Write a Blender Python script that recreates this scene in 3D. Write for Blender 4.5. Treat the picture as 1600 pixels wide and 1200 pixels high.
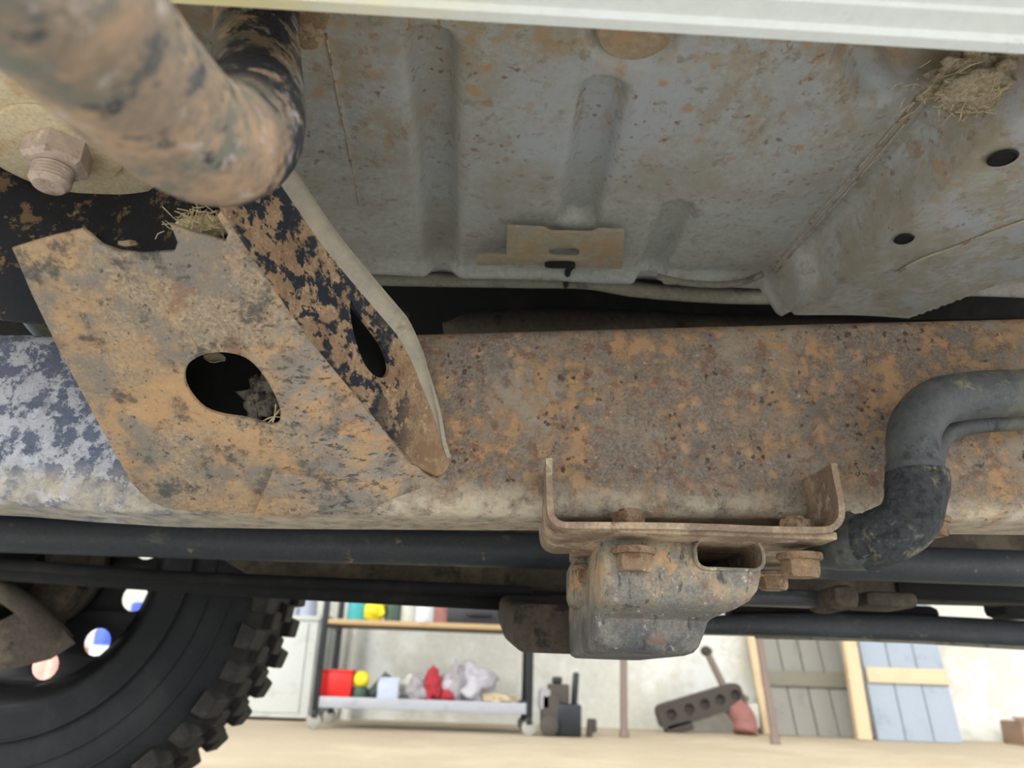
import bpy, bmesh, math, random
import numpy as np
from mathutils import Vector, Matrix, noise as mnoise

random.seed(7)
for o in list(bpy.data.objects): bpy.data.objects.remove(o, do_unlink=True)
scene = bpy.context.scene
COL = scene.collection

# ------------------------------------------------------------------ camera
PITCH, ROLL, FPX = math.radians(20.7), math.radians(2.0), 1200.0
CAM = Vector((0, 0, .27))
FW = Vector((0, math.cos(PITCH), math.sin(PITCH)))
_u0 = Vector((0, -math.sin(PITCH), math.cos(PITCH))); _r0 = Vector((1, 0, 0))
RT = _r0 * math.cos(ROLL) + _u0 * math.sin(ROLL)
UP = _u0 * math.cos(ROLL) - _r0 * math.sin(ROLL)
cd = bpy.data.cameras.new('camera'); cam = bpy.data.objects.new('camera', cd); COL.objects.link(cam)
cd.sensor_width = 36; cd.lens = 36 * FPX / 1600; cd.clip_start = .01; cd.clip_end = 200
m = Matrix((RT, UP, -FW)).transposed().to_4x4(); m.translation = CAM
cam.matrix_world = m
cd.dof.use_dof = True; cd.dof.focus_distance = .56; cd.dof.aperture_fstop = 8.0
scene.camera = cam

# ------------------------------------------------------------------ light
w = bpy.data.worlds.new('overcast_sky'); scene.world = w; w.use_nodes = True
bg = w.node_tree.nodes['Background']
bg.inputs[0].default_value = (.93, .97, 1.0, 1); bg.inputs[1].default_value = 1.0
sd = bpy.data.lights.new('veiled_sun', 'SUN'); sun = bpy.data.objects.new('veiled_sun', sd); COL.objects.link(sun)
sd.energy = 1.5; sd.angle = math.radians(50); sd.color = (1, .96, .9)
sun.rotation_euler = (math.radians(52), 0, math.radians(-38))
vs = scene.view_settings
vs.view_transform = 'Standard'; vs.look = 'None'; vs.exposure = 1.8; vs.gamma = 1; vs.use_curve_mapping = False

# ------------------------------------------------------------------ helpers
def ray(u, v): return FW + RT * ((u - 800) / FPX) + UP * ((600 - v) / FPX)
def P(u, v, y=None, z=None, d=None):
    r = ray(u, v)
    t = (y - CAM.y) / r.y if y is not None else ((z - CAM.z) / r.z if z is not None else d)
    return CAM + r * t
class Plane:
    """a real plane through three points; maps pixels of the photo onto it"""
    def __init__(s, a, b, c):
        s.o = Vector(a); s.x = (Vector(b) - s.o).normalized()
        s.n = s.x.cross(Vector(c) - s.o).normalized(); s.y = s.n.cross(s.x)
        if (CAM - s.o).dot(s.n) < 0: s.n = -s.n; s.y = s.n.cross(s.x)
        s.m = Matrix((s.x, s.y, s.n)).transposed().to_4x4(); s.m.translation = s.o
    def __call__(s, u, v):
        r = ray(u, v); return CAM + r * ((s.o - CAM).dot(s.n) / r.dot(s.n))
    def loc(s, p): q = Vector(p) - s.o; return (q.dot(s.x), q.dot(s.y))
    def px(s, u, v): return s.loc(s(u, v))

def lin0(c):
    return tuple(((x / 255) / 12.92 if x / 255 <= .04045 else ((x / 255 + .055) / 1.055) ** 2.4) for x in c) + (1,)

def mat(name, base, layers=(), rough=.75, metal=0.0, bump=.3, bscale=90, bdetail=8, spec=.35, bdist=.002, coat=0, fine=.25, sat=1.0, l_rough=.72):
    """layered procedural surface. layer: dict(c, s, lo, hi, [t, d, st, a, m, ax, h, r, off])"""
    M = bpy.data.materials.new(name); M.use_nodes = True
    def lin(c):
        r = lin0(c); g = .3 * r[0] + .6 * r[1] + .1 * r[2]
        return tuple(g + (x - g) * sat for x in r[:3]) + (1,)
    nt = M.node_tree; N = nt.nodes; L = nt.links
    bs = N['Principled BSDF']; bs.inputs['Metallic'].default_value = metal
    bs.inputs['Specular IOR Level'].default_value = spec
    tc = N.new('ShaderNodeTexCoord')
    def val(x):
        n = N.new('ShaderNodeValue'); n.outputs[0].default_value = x; return n.outputs[0]
    def math_(op, a, b, clamp=False):
        n = N.new('ShaderNodeMath'); n.operation = op; n.use_clamp = clamp
        for i, q in enumerate((a, b)):
            if isinstance(q, (int, float)): n.inputs[i].default_value = q
            else: L.new(q, n.inputs[i])
        return n.outputs[0]
    def coords(st, off):
        mp = N.new('ShaderNodeMapping'); mp.inputs['Scale'].default_value = st
        mp.inputs['Location'].default_value = (off * 3.1, off * 1.7, off * 2.3)
        L.new(tc.outputs['Object'], mp.inputs[0]); return mp.outputs[0]
    def rng(x, lo, hi):
        n = N.new('ShaderNodeMapRange'); n.interpolation_type = 'SMOOTHSTEP'
        n.inputs[1].default_value = lo; n.inputs[2].default_value = hi
        if lo > hi:
            n.inputs[1].default_value = hi; n.inputs[2].default_value = lo
            n.inputs[3].default_value = 1; n.inputs[4].default_value = 0
        L.new(x, n.inputs[0]); return n.outputs[0]
    def field(s, t, d, st, off):
        v = coords(st, off)
        if t == 'v':
            nz = N.new('ShaderNodeTexNoise'); nz.inputs['Scale'].default_value = s * 1.3; nz.inputs['Detail'].default_value = 3
            L.new(v, nz.inputs[0])
            mx = N.new('ShaderNodeMix'); mx.data_type = 'VECTOR'; mx.inputs[0].default_value = .35 / s * 1.0
            ad = N.new('ShaderNodeVectorMath'); ad.operation = 'MULTIPLY_ADD'
            ad.inputs[1].default_value = (.9 / s,) * 3
            L.new(nz.outputs['Color'], ad.inputs[0]); L.new(v, ad.inputs[2])
            vo = N.new('ShaderNodeTexVoronoi'); vo.inputs['Scale'].default_value = s
            L.new(ad.outputs[0], vo.inputs[0]); return vo.outputs['Distance']
        n = N.new('ShaderNodeTexNoise'); n.inputs['Scale'].default_value = s
        n.inputs['Detail'].default_value = d; n.inputs['Roughness'].default_value = l_rough
        L.new(v, n.inputs[0]); return n.outputs[0]
    col = None; h = None; rr = None
    cn = N.new('ShaderNodeRGB'); cn.outputs[0].default_value = lin(base); col = cn.outputs[0]; rr = val(rough)
    # fine tonal grain on the base
    if fine:
        f = rng(field(bscale * 1.7, 'n', 6, (1, 1, 1), 9), .3, .72)
        g = N.new('ShaderNodeMix'); g.data_type = 'RGBA'; g.blend_type = 'MULTIPLY'; g.inputs[0].default_value = fine * 1.6
        rp = N.new('ShaderNodeMix'); rp.data_type = 'RGBA'
        rp.inputs[6].default_value = (.45, .45, .45, 1); rp.inputs[7].default_value = (1.35, 1.35, 1.35, 1)
        L.new(f, rp.inputs[0]); L.new(col, g.inputs[6]); L.new(rp.outputs[2], g.inputs[7]); col = g.outputs[2]
    for i, l in enumerate(layers):
        t = l.get('t', 'n')
        off = l.get('off', i + 1)
        k = rng(field(l['s'], t, l.get('d', 6), l.get('st', (1, 1, 1)), off), l['lo'], l['hi'])
        if 'm' in l:
            k = math_('MULTIPLY', k, rng(field(l['m'][0], 'n', 4, (1, 1, 1), off + 5), l['m'][1], l['m'][2]))
        for ax in l.get('ax', ()):
            sp = N.new('ShaderNodeSeparateXYZ'); L.new(tc.outputs['Object'], sp.inputs[0])
            k = math_('MULTIPLY', k, rng(sp.outputs[ax[0]], ax[1], ax[2]))
        if l.get('a', 1) != 1: k = math_('MULTIPLY', k, l['a'])
        mx = N.new('ShaderNodeMix'); mx.data_type = 'RGBA'
        L.new(k, mx.inputs[0]); L.new(col, mx.inputs[6]); mx.inputs[7].default_value = lin(l['c']); col = mx.outputs[2]
        if 'h' in l:
            x = math_('MULTIPLY', k, l['h']); h = x if h is None else math_('ADD', h, x)
        if 'r' in l:
            mr = N.new('ShaderNodeMix'); mr.data_type = 'FLOAT'
            L.new(k, mr.inputs[0]); L.new(rr, mr.inputs[2]); mr.inputs[3].default_value = l['r']; rr = mr.outputs[0]
    L.new(col, bs.inputs['Base Color']); L.new(rr, bs.inputs['Roughness'])
    if coat: bs.inputs['Coat Weight'].default_value = coat
    if bump:
        b0 = math_('MULTIPLY', field(bscale, 'n', bdetail, (1, 1, 1), 4), 1.0)
        if h is not None: b0 = math_('ADD', b0, h)
        bn = N.new('ShaderNodeBump'); bn.inputs['Strength'].default_value = bump; bn.inputs['Distance'].default_value = bdist
        L.new(b0, bn.inputs['Height']); L.new(bn.outputs[0], bs.inputs['Normal'])
    return M

def link(name, me, mt, parent=None, smooth=None, label=None):
    o = bpy.data.objects.new(name, me); COL.objects.link(o)
    if mt is not None and not me.materials: me.materials.append(mt)
    if smooth is not None:
        me.shade_smooth() if smooth is True else me.set_sharp_from_angle(angle=math.radians(smooth))
        if smooth is not True:
            for p_ in me.polygons: p_.use_smooth = True
    if parent is not None:
        o.parent = parent; o.matrix_parent_inverse = parent_inv(parent)
    if label: o['label'] = label
    return o
def parent_inv(p): 
    M = p.matrix_parent_inverse @ p.matrix_basis if p.parent else p.matrix_basis
    q = p
    full = q.matrix_basis
    while q.parent is not None:
        full = q.parent.matrix_basis @ q.matrix_parent_inverse @ full if q.parent.parent is None else q.matrix_parent_inverse @ full
        q = q.parent
    return full.inverted()
def from_bm(bm, name='m'):
    me = bpy.data.meshes.new(name); bmesh.ops.recalc_face_normals(bm, faces=bm.faces); bm.to_mesh(me); bm.free(); return me
def pyd(vs_, fs, name='m'):
    me = bpy.data.meshes.new(name); me.from_pydata([tuple(v) for v in vs_], [], fs); me.update()
    bm = bmesh.new(); bm.from_mesh(me); bmesh.ops.recalc_face_normals(bm, faces=bm.faces); bm.to_mesh(me); bm.free()
    return me
def tag(o, label, cat, group=None):
    o['label'] = label; o['category'] = cat
    if group: o['group'] = group
    return o
def thing(name, loc, label, cat, group=None):
    o = bpy.data.objects.new(name, None); COL.objects.link(o); o.location = loc; o.empty_display_size = .05
    return tag(o, label, cat, group)
def struct(o): o['kind'] = 'structure'; return o

def plate(plane, outline, holes=(), t=.003, bev=.0008, off=0.0):
    """outline / holes: 2-D points on the plane; gives a real plate with thickness (front face at +off)"""
    cu = bpy.data.curves.new('c', 'CURVE'); cu.dimensions = '2D'; cu.fill_mode = 'BOTH'
    cu.extrude = t / 2 - bev; cu.bevel_depth = bev; cu.bevel_resolution = 1; cu.offset = -bev
    for ring in [outline] + list(holes):
        sp = cu.splines.new('POLY'); sp.points.add(len(ring) - 1); sp.use_cyclic_u = True
        for i, q in enumerate(ring): sp.points[i].co = (q[0], q[1], 0, 1)
    ob = bpy.data.objects.new('c', cu); COL.objects.link(ob)
    bpy.context.view_layer.update()
    me = bpy.data.meshes.new_from_object(ob.evaluated_get(bpy.context.evaluated_depsgraph_get()))
    bpy.data.objects.remove(ob); bpy.data.curves.remove(cu)
    bm = bmesh.new(); bm.from_mesh(me); bmesh.ops.remove_doubles(bm, verts=bm.verts, dist=1e-5); bm.to_mesh(me); bm.free()
    me.transform(Matrix.Translation((0, 0, off - t / 2))); me.transform(plane.m); me.materials.clear()
    return me

def smoothpath(pts, n=8, closed=False):
    pts = [Vector(p) for p in pts]; out = []
    k = len(pts)
    rngi = range(k if closed else k - 1)
    for i in rngi:
        if closed: a, b, c, d = pts[i - 1], pts[i], pts[(i + 1) % k], pts[(i + 2) % k]
        else: a, b, c, d = pts[max(i - 1, 0)], pts[i], pts[i + 1], pts[min(i + 2, k - 1)]
        for j in range(n):
            t = j / n
            out.append(.5 * ((2 * b) + (c - a) * t + (2 * a - 5 * b + 4 * c - d) * t * t + (3 * b - a - 3 * c + d) * t ** 3))
    if not closed: out.append(pts[-1])
    return out
def round2(pts, n=6): return [(p.x, p.y) for p in smoothpath([(a, b, 0) for a, b in pts], n, True)]

def tube(path, r, seg=20, cap=True, wob=0.0):
    path = [Vector(p) for p in path]; n = len(path)
    rs = r if isinstance(r, (list, tuple)) else [r] * n
    if len(rs) != n:
        rs = [rs[int(i / (n - 1) * (len(rs) - 1))] + (rs[min(int(i / (n - 1) * (len(rs) - 1)) + 1, len(rs) - 1)] - rs[int(i / (n - 1) * (len(rs) - 1))]) * ((i / (n - 1) * (len(rs) - 1)) % 1) for i in range(n)]
    T = [(path[min(i + 1, n - 1)] - path[max(i - 1, 0)]).normalized() for i in range(n)]
    a = T[0].orthogonal().normalized(); V = []; Fs = []
    for i in range(n):
        a = (a - T[i] * a.dot(T[i])).normalized(); b = T[i].cross(a)
        for k in range(seg):
            an = 2 * math.pi * k / seg
            rr = rs[i]
            if wob: rr *= 1 + wob * mnoise.noise(Vector((path[i].x * 60 + math.cos(an) * 2, path[i].y * 60 + math.sin(an) * 2, path[i].z * 60)))
            V.append(path[i] + (a * math.cos(an) + b * math.sin(an)) * rr)
    for i in range(n - 1):
        for k in range(seg):
            k2 = (k + 1) % seg; Fs.append((i * seg + k, i * seg + k2, (i + 1) * seg + k2, (i + 1) * seg + k))
    if cap: Fs.append(tuple(range(seg))[::-1]); Fs.append(tuple(range((n - 1) * seg, n * seg)))
    return pyd(V, Fs)

def lathe(prof, seg=32, mtx=None, closed=False):
    """prof: (radius, height) along local +Z"""
    V = []; Fs = []; n = len(prof)
    for r, z in prof:
        for k in range(seg):
            a = 2 * math.pi * k / seg; V.append((r * math.cos(a), r * math.sin(a), z))
    for i in range(n if closed else n - 1):
        j = (i + 1) % n
        for k in range(seg):
            k2 = (k + 1) % seg; Fs.append((i * seg + k, i * seg + k2, j * seg + k2, j * seg + k))
    if not closed:
        if prof[0][0] > 1e-6: Fs.append(tuple(range(seg))[::-1])
        if prof[-1][0] > 1e-6: Fs.append(tuple(range((n - 1) * seg, n * seg)))
    me = pyd(V, Fs)
    bm = bmesh.new(); bm.from_mesh(me); bmesh.ops.remove_doubles(bm, verts=bm.verts, dist=1e-6)
    bmesh.ops.recalc_face_normals(bm, faces=bm.faces); bm.to_mesh(me); bm.free()
    if mtx is not None: me.transform(mtx)
    return me

def box(c, s, bev=.002, rot=None, seg=2, jit=0):
    bm = bmesh.new(); bmesh.ops.create_cube(bm, size=1)
    for v in bm.verts: v.co = Vector((v.co.x * s[0], v.co.y * s[1], v.co.z * s[2]))
    if jit:
        for v in bm.verts: v.co += Vector([random.uniform(-jit, jit) for _ in range(3)])
    if bev: bmesh.ops.bevel(bm, geom=bm.edges[:], offset=min(bev, min(s) * .45), segments=seg, profile=.5, affect='EDGES', clamp_overlap=True)
    me = from_bm(bm)
    if rot is not None: me.transform(rot.to_4x4())
    me.transform(Matrix.Translation(c)); return me
def rot(x=0, y=0, z=0): 
    from mathutils import Euler
    return Euler((math.radians(x), math.radians(y), math.radians(z))).to_matrix()
def axmat(loc, axis=(0, 0, 1)):
    M = Vector(axis).to_track_quat('Z', 'Y').to_matrix().to_4x4(); M.translation = Vector(loc); return M
def join(mes):
    bm = bmesh.new()
    for q in mes: bm.from_mesh(q)
    return from_bm(bm)
def hexhead(r, h, washer=1.35, wt=.12, stud=0, dome=True):
    """a bolt head along +Z with flange washer; returns mesh at origin"""
    bm = bmesh.new()
    def ring(pts): return [bm.verts.new(p) for p in pts]
    def hexr(rr, z): return [(rr * math.cos(a), rr * math.sin(a), z) for a in [i * math.pi / 3 + .3 for i in range(6)]]
    a = ring(hexr(r, 0)); b = ring(hexr(r, h * .82)); c = ring(hexr(r * .86, h))
    for q, w_ in ((a, b), (b, c)):
        for i in range(6): bm.faces.new((q[i], q[(i + 1) % 6], w_[(i + 1) % 6], w_[i]))
    bm.faces.new(c); bm.faces.new(a[::-1])
    hexm = from_bm(bm)
    ms = [hexm]
    if washer: ms.append(lathe([(r * washer, -wt * h), (r * washer * 1.02, wt * h * .3), (r * washer * .93, wt * h)], 24))
    if stud: ms.append(lathe([(r * .55, h * .9), (r * .55, h + stud * .8), (r * .45, h + stud)], 20))
    return join(ms)
def boolean(me, cut):
    a = bpy.data.objects.new('a', me); b = bpy.data.objects.new('b', cut); COL.objects.link(a); COL.objects.link(b)
    md = a.modifiers.new('b', 'BOOLEAN'); md.object = b; md.operation = 'DIFFERENCE'; md.solver = 'EXACT'
    bpy.context.view_layer.update()
    out = bpy.data.meshes.new_from_object(a.evaluated_get(bpy.context.evaluated_depsgraph_get()))
    bpy.data.objects.remove(a); bpy.data.objects.remove(b); out.materials.clear(); return out
def solidify(me, t, off=0):
    a = bpy.data.objects.new('a', me); COL.objects.link(a)
    md = a.modifiers.new('s', 'SOLIDIFY'); md.thickness = t; md.offset = off
    bpy.context.view_layer.update()
    out = bpy.data.meshes.new_from_object(a.evaluated_get(bpy.context.evaluated_depsgraph_get()))
    bpy.data.objects.remove(a); out.materials.clear(); return out
def gridmesh(rows):
    n = len(rows[0]); V = [p for r in rows for p in r]
    Fs = [(i * n + j, i * n + j + 1, (i + 1) * n + j + 1, (i + 1) * n + j) for i in range(len(rows) - 1) for j in range(n - 1)]
    return pyd(V, Fs)
def loft(rings, cap=True):
    n = len(rings[0]); V = [p for r in rings for p in r]; Fs = []
    for i in range(len(rings) - 1):
        for k in range(n):
            k2 = (k + 1) % n; Fs.append((i * n + k, i * n + k2, (i + 1) * n + k2, (i + 1) * n + k))
    if cap: Fs.append(tuple(range(n))[::-1]); Fs.append(tuple(range((len(rings) - 1) * n, len(rings) * n)))
    return pyd(V, Fs)
def rrect(x0, x1, y0, y1, r, n=5):
    out = []
    for cx, cy, a0 in ((x1 - r, y1 - r, 0), (x0 + r, y1 - r, 90), (x0 + r, y0 + r, 180), (x1 - r, y0 + r, 270)):
        for k in range(n + 1):
            a = math.radians(a0 + 90 * k / n); out.append((cx + r * math.cos(a), cy + r * math.sin(a)))
    return out
def blob(c, s, sub=3, amp=.25, freq=3, seed=0):
    bm = bmesh.new(); bmesh.ops.create_icosphere(bm, subdivisions=sub, radius=1)
    for v in bm.verts:
        k = 1 + amp * mnoise.fractal(v.co * freq + Vector((seed * 7.3, seed * 3.1, seed)), 1, 2, 4)
        v.co = Vector((v.co.x * s[0], v.co.y * s[1], v.co.z * s[2])) * k + Vector(c)
    return from_bm(bm)
def sstep(a, b, x):
    t = np.clip((x - a) / (b - a), 0, 1); return t * t * (3 - 2 * t)

# ------------------------------------------------------------------ materials
M = {}
M['rust_plate'] = mat('rust_plate', (176, 152, 122), [
    dict(c=(198, 152, 98), s=13, lo=.42, hi=.60, d=9, h=.2),
    dict(c=(206, 162, 100), s=38, lo=.54, hi=.66, d=8, a=.8),
    dict(c=(150, 104, 74), s=34, lo=.55, hi=.66, d=9, a=.7),
    dict(c=(138, 130, 120), s=24, lo=.47, hi=.60, d=10, a=.85, h=.3),
    dict(c=(84, 82, 80), s=44, lo=.53, hi=.64, d=10, a=.85, h=-.3),
    dict(c=(150, 144, 136), s=60, lo=.45, hi=.6, d=9, st=(1, 1, 1.6), ax=((0, -.165, -.125),), a=.8),
    dict(c=(84, 80, 78), s=150, lo=.56, hi=.64, d=5, st=(.5, 1, 1.4), ax=((0, -.19, -.14),), a=.9, h=-.3),
    dict(c=(214, 198, 168), s=120, lo=.60, hi=.72, d=6, a=.5, h=.3),
    dict(c=(74, 58, 46), s=220, lo=.60, hi=.68, d=5, a=.8, h=-.5)], rough=.75, bump=.75, bscale=260, bdist=.0022, sat=0.8, fine=.45)
M['rust_rail'] = mat('rust_rail', (138, 122, 106), [
    dict(c=(160, 142, 120), s=9, lo=.46, hi=.62, d=6),
    dict(c=(180, 136, 88), s=58, lo=.455, hi=.57, d=12, m=(9, .42, .56), h=.5),
    dict(c=(190, 146, 98), t='v', s=70, lo=.45, hi=.10, m=(14, .47, .57), a=.85, h=.4),
    dict(c=(140, 94, 70), s=95, lo=.55, hi=.63, d=9, a=.85, h=.3),
    dict(c=(116, 110, 106), s=36, lo=.55, hi=.65, d=9, a=.8),
    dict(c=(206, 186, 158), s=170, lo=.60, hi=.68, d=6, a=.6, h=.3),
    dict(c=(86, 62, 54), t='v', s=150, lo=.34, hi=.14, m=(18, .52, .58), a=.9, h=-1.2),
    dict(c=(60, 54, 56), s=110, lo=.61, hi=.67, d=7, m=(8, .45, .56), h=-.8),
    dict(c=(108, 118, 146), s=3, lo=.2, hi=.4, ax=((0, -.20, -.28),), r=.45),  # sky reflection painted in blue at the left end, under real peeling patches
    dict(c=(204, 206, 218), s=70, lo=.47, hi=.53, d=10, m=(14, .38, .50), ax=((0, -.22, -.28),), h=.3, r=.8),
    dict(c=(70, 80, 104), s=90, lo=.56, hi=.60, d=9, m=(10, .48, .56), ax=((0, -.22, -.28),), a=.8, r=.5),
    dict(c=(212, 196, 168), s=60, lo=.3, hi=.6, d=9, ax=((2, .408, .385),), a=.85)],  # cream lower edge: light bounced off the ground, painted into the colour
    rough=.75, bump=.7, bscale=300, bdist=.002, sat=0.8, fine=.5)
M['peel'] = mat('peeling_black_paint', (36, 43, 55), [
    dict(c=(164, 128, 92), s=70, lo=.495, hi=.51, d=7, h=-.8, r=.9)], rough=.45, bump=.4, bscale=160, fine=.15, bdist=.0012)
M['wall_peel'] = mat('outrigger_side_paint', (164, 130, 92), [
    dict(c=(138, 104, 72), s=30, lo=.48, hi=.62, d=7),
    dict(c=(190, 158, 116), s=90, lo=.54, hi=.66, d=8, a=.8),
    dict(c=(112, 84, 62), s=150, lo=.58, hi=.68, d=6, a=.7),
    dict(c=(30, 38, 50), s=64, lo=.487, hi=.475, d=9, ax=((0, -.060, -.085),), h=.8, r=.35),
    dict(c=(30, 38, 50), t='v', s=44, lo=.62, hi=.55, m=(20, .46, .50), ax=((0, -.070, -.10),), h=.5, r=.35),
    dict(c=(200, 182, 150), s=180, lo=.62, hi=.68, d=5, a=.6)], rough=.85, bump=.5, bscale=220, sat=.8, fine=.35, bdist=.0014)
M['dust_grey'] = mat('dusty_grey_flange', (150, 144, 132), [
    dict(c=(168, 158, 140), s=12, lo=.45, hi=.65), dict(c=(120, 104, 84), s=30, lo=.56, hi=.7, a=.7)], rough=.85, bump=.15, fine=.12)
M['cup'] = mat('dark_cup_paint', (34, 36, 42), [
    dict(c=(120, 96, 70), s=40, lo=.56, hi=.60, d=7, h=-.5),
    dict(c=(160, 136, 100), s=26, lo=.60, hi=.66, d=7, a=.8)], rough=.6, bump=.4)
M['cream_dust'] = mat('dust_caked_metal', (222, 206, 172), [
    dict(c=(206, 168, 122), s=22, lo=.48, hi=.64, d=8), dict(c=(160, 116, 80), s=60, lo=.60, hi=.68, d=7, a=.6),
    dict(c=(238, 226, 196), s=35, lo=.55, hi=.7, a=.6)], rough=.95, bump=.4, bscale=200, fine=.2)
M['bolt'] = mat('rusty_bolt', (146, 120, 92), [
    dict(c=(112, 82, 58), s=70, lo=.48, hi=.6, d=8), dict(c=(190, 164, 134), s=45, lo=.54, hi=.64, d=7, a=.7),
    dict(c=(196, 138, 70), s=60, lo=.62, hi=.68, a=.8)], rough=.85, bump=.5, bscale=260, sat=0.9, fine=.3)
M['stud_pink'] = mat('dusty_bolt_end', (206, 178, 158), [
    dict(c=(170, 132, 106), s=60, lo=.5, hi=.65, d=8), dict(c=(228, 208, 188), s=50, lo=.56, hi=.66)], rough=.9, bump=.3, sat=0.7, fine=.2)
M['cross'] = mat('crossmember_metal', (132, 128, 120), [
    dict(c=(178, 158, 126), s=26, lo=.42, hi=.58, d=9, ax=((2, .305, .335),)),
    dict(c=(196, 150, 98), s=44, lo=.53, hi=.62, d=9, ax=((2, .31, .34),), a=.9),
    dict(c=(136, 96, 72), s=60, lo=.54, hi=.64, d=9, a=.7),
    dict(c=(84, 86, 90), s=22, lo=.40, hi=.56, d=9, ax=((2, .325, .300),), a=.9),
    dict(c=(64, 62, 60), s=110, lo=.55, hi=.64, d=8, st=(1.6, 1, .5), a=.8, h=-.3),
    dict(c=(216, 208, 192), s=130, lo=.58, hi=.67, d=7, st=(1.3, 1, .7), a=.7, h=.2)], rough=.6, bump=.6, bscale=300, sat=.85, fine=.4)
M['bracket'] = mat('rusty_bracket', (146, 118, 92), [
    dict(c=(186, 158, 120), s=24, lo=.45, hi=.6, d=8), dict(c=(110, 74, 56), s=46, lo=.55, hi=.66, d=8, a=.9),
    dict(c=(214, 200, 172), s=34, lo=.56, hi=.68, d=7, a=.7)], rough=.85, bump=.5, bscale=230, sat=0.75, fine=.3)
M['pan'] = mat('floor_pan_primer', (176, 178, 172), [
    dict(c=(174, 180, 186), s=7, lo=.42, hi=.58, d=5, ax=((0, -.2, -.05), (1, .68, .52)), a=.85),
    dict(c=(160, 152, 134), s=9, lo=.46, hi=.62, d=7, a=.7),
    dict(c=(164, 146, 116), s=28, lo=.50, hi=.63, d=9, st=(1, .6, 1), ax=((1, .64, .42),), a=.8),
    dict(c=(160, 118, 78), s=50, lo=.545, hi=.60, d=9, st=(1, .6, 1), m=(10, .44, .56), ax=((1, .66, .40),), a=.9, h=.2),
    dict(c=(184, 142, 96), t='v', s=48, lo=.36, hi=.14, m=(13, .50, .57), ax=((1, .62, .5),), a=.85),
    dict(c=(128, 90, 68), t='v', s=100, lo=.30, hi=.14, m=(15, .50, .57), ax=((1, .70, .5),), a=.8),
    dict(c=(176, 146, 104), s=36, lo=.44, hi=.58, d=10, ax=((1, .455, .40),), a=.85),
    dict(c=(156, 146, 124), s=34, lo=.40, hi=.6, d=8, ax=((0, .23, .31),), a=.85),
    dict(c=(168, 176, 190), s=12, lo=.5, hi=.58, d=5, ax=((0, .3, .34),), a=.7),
    dict(c=(134, 118, 96), s=70, lo=.55, hi=.64, d=8, a=.55)], rough=.42, bump=.3, bscale=90, sat=0.8, fine=.2, spec=.45)
M['sill'] = mat('white_sill_paint', (216, 219, 217), [
    dict(c=(232, 214, 140), s=6, lo=.3, hi=.6, ax=((0, .03, -.10),), a=.8),
    dict(c=(196, 168, 120), s=18, lo=.60, hi=.7, a=.8), dict(c=(176, 176, 176), s=50, lo=.64, hi=.72, a=.6)], rough=.4, bump=.05, fine=.05)
M['slider'] = mat('rusty_bent_tube', (150, 126, 102), [
    dict(c=(182, 144, 104), s=26, lo=.46, hi=.62, d=7),
    dict(c=(122, 118, 104), s=30, lo=.50, hi=.60, d=7),
    dict(c=(88, 92, 92), s=44, lo=.56, hi=.64, d=7),
    dict(c=(60, 66, 74), s=52, lo=.585, hi=.63, d=7),
    dict(c=(34, 44, 62), s=34, lo=.475, hi=.49, d=8, ax=((1, .238, .268),), r=.35),
    dict(c=(214, 204, 206), s=50, lo=.56, hi=.68, d=6, a=.6)], rough=.5, bump=.4, bscale=160, sat=0.72, fine=.25)
M['rubber'] = mat('dusty_rubber_hose', (78, 81, 82), [
    dict(c=(110, 106, 92), s=16, lo=.5, hi=.66, d=7, a=.8),
    dict(c=(150, 140, 112), s=40, lo=.54, hi=.66, d=8, m=(10, .5, .6), a=.8),
    dict(c=(36, 38, 42), s=60, lo=.55, hi=.66, d=7, a=.7)], rough=.55, bump=.5, bscale=140, fine=.25, bdist=.0015)
M['tape'] = mat('cracked_rubber_wrap', (62, 65, 68), [
    dict(c=(140, 132, 108), s=30, lo=.55, hi=.66, d=8, a=.8), dict(c=(38, 40, 43), s=160, lo=.5, hi=.62, d=7),
    dict(c=(100, 100, 98), s=120, lo=.6, hi=.7, d=6, a=.7)], rough=.75, bump=.9, bscale=200, fine=.4, bdist=.003)
M['shaft'] = mat('black_painted_shaft', (66, 70, 75), [
    dict(c=(96, 96, 94), s=10, lo=.48, hi=.68, d=8, st=(.3, 1, 1), a=.6),
    dict(c=(132, 128, 120), s=24, lo=.52, hi=.68, d=9, st=(.5, 1, 1), m=(6, .46, .62), a=.6),
    dict(c=(150, 128, 104), s=50, lo=.60, hi=.68, d=6, m=(8, .48, .58)),
    dict(c=(170, 172, 172), s=140, lo=.68, hi=.73, d=4, a=.7)], rough=.45, bump=.2, bscale=120, fine=.2)
M['black'] = mat('black_undercoat_and_shade', (26, 26, 27), [
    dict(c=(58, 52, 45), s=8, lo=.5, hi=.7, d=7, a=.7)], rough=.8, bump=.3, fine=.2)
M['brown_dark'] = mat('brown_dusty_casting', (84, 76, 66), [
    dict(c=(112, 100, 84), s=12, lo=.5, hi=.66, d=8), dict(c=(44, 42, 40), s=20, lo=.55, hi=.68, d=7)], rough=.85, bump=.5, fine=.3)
M['beige'] = mat('beige_dusty_sheet', (156, 150, 130), [
    dict(c=(120, 112, 94), s=9, lo=.48, hi=.64, d=6)], rough=.8, bump=.2, fine=.1)
M['grey_line'] = mat('grey_dusty_pipe', (140, 136, 122), [
    dict(c=(100, 94, 82), s=30, lo=.5, hi=.66, d=7), dict(c=(170, 164, 146), s=50, lo=.6, hi=.7)], rough=.8, bump=.3, fine=.2)
M['steel_blue'] = mat('bluish_steel_line', (120, 132, 138), [dict(c=(84, 90, 92), s=40, lo=.5, hi=.66)], rough=.45, bump=.1, fine=.1)
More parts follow.
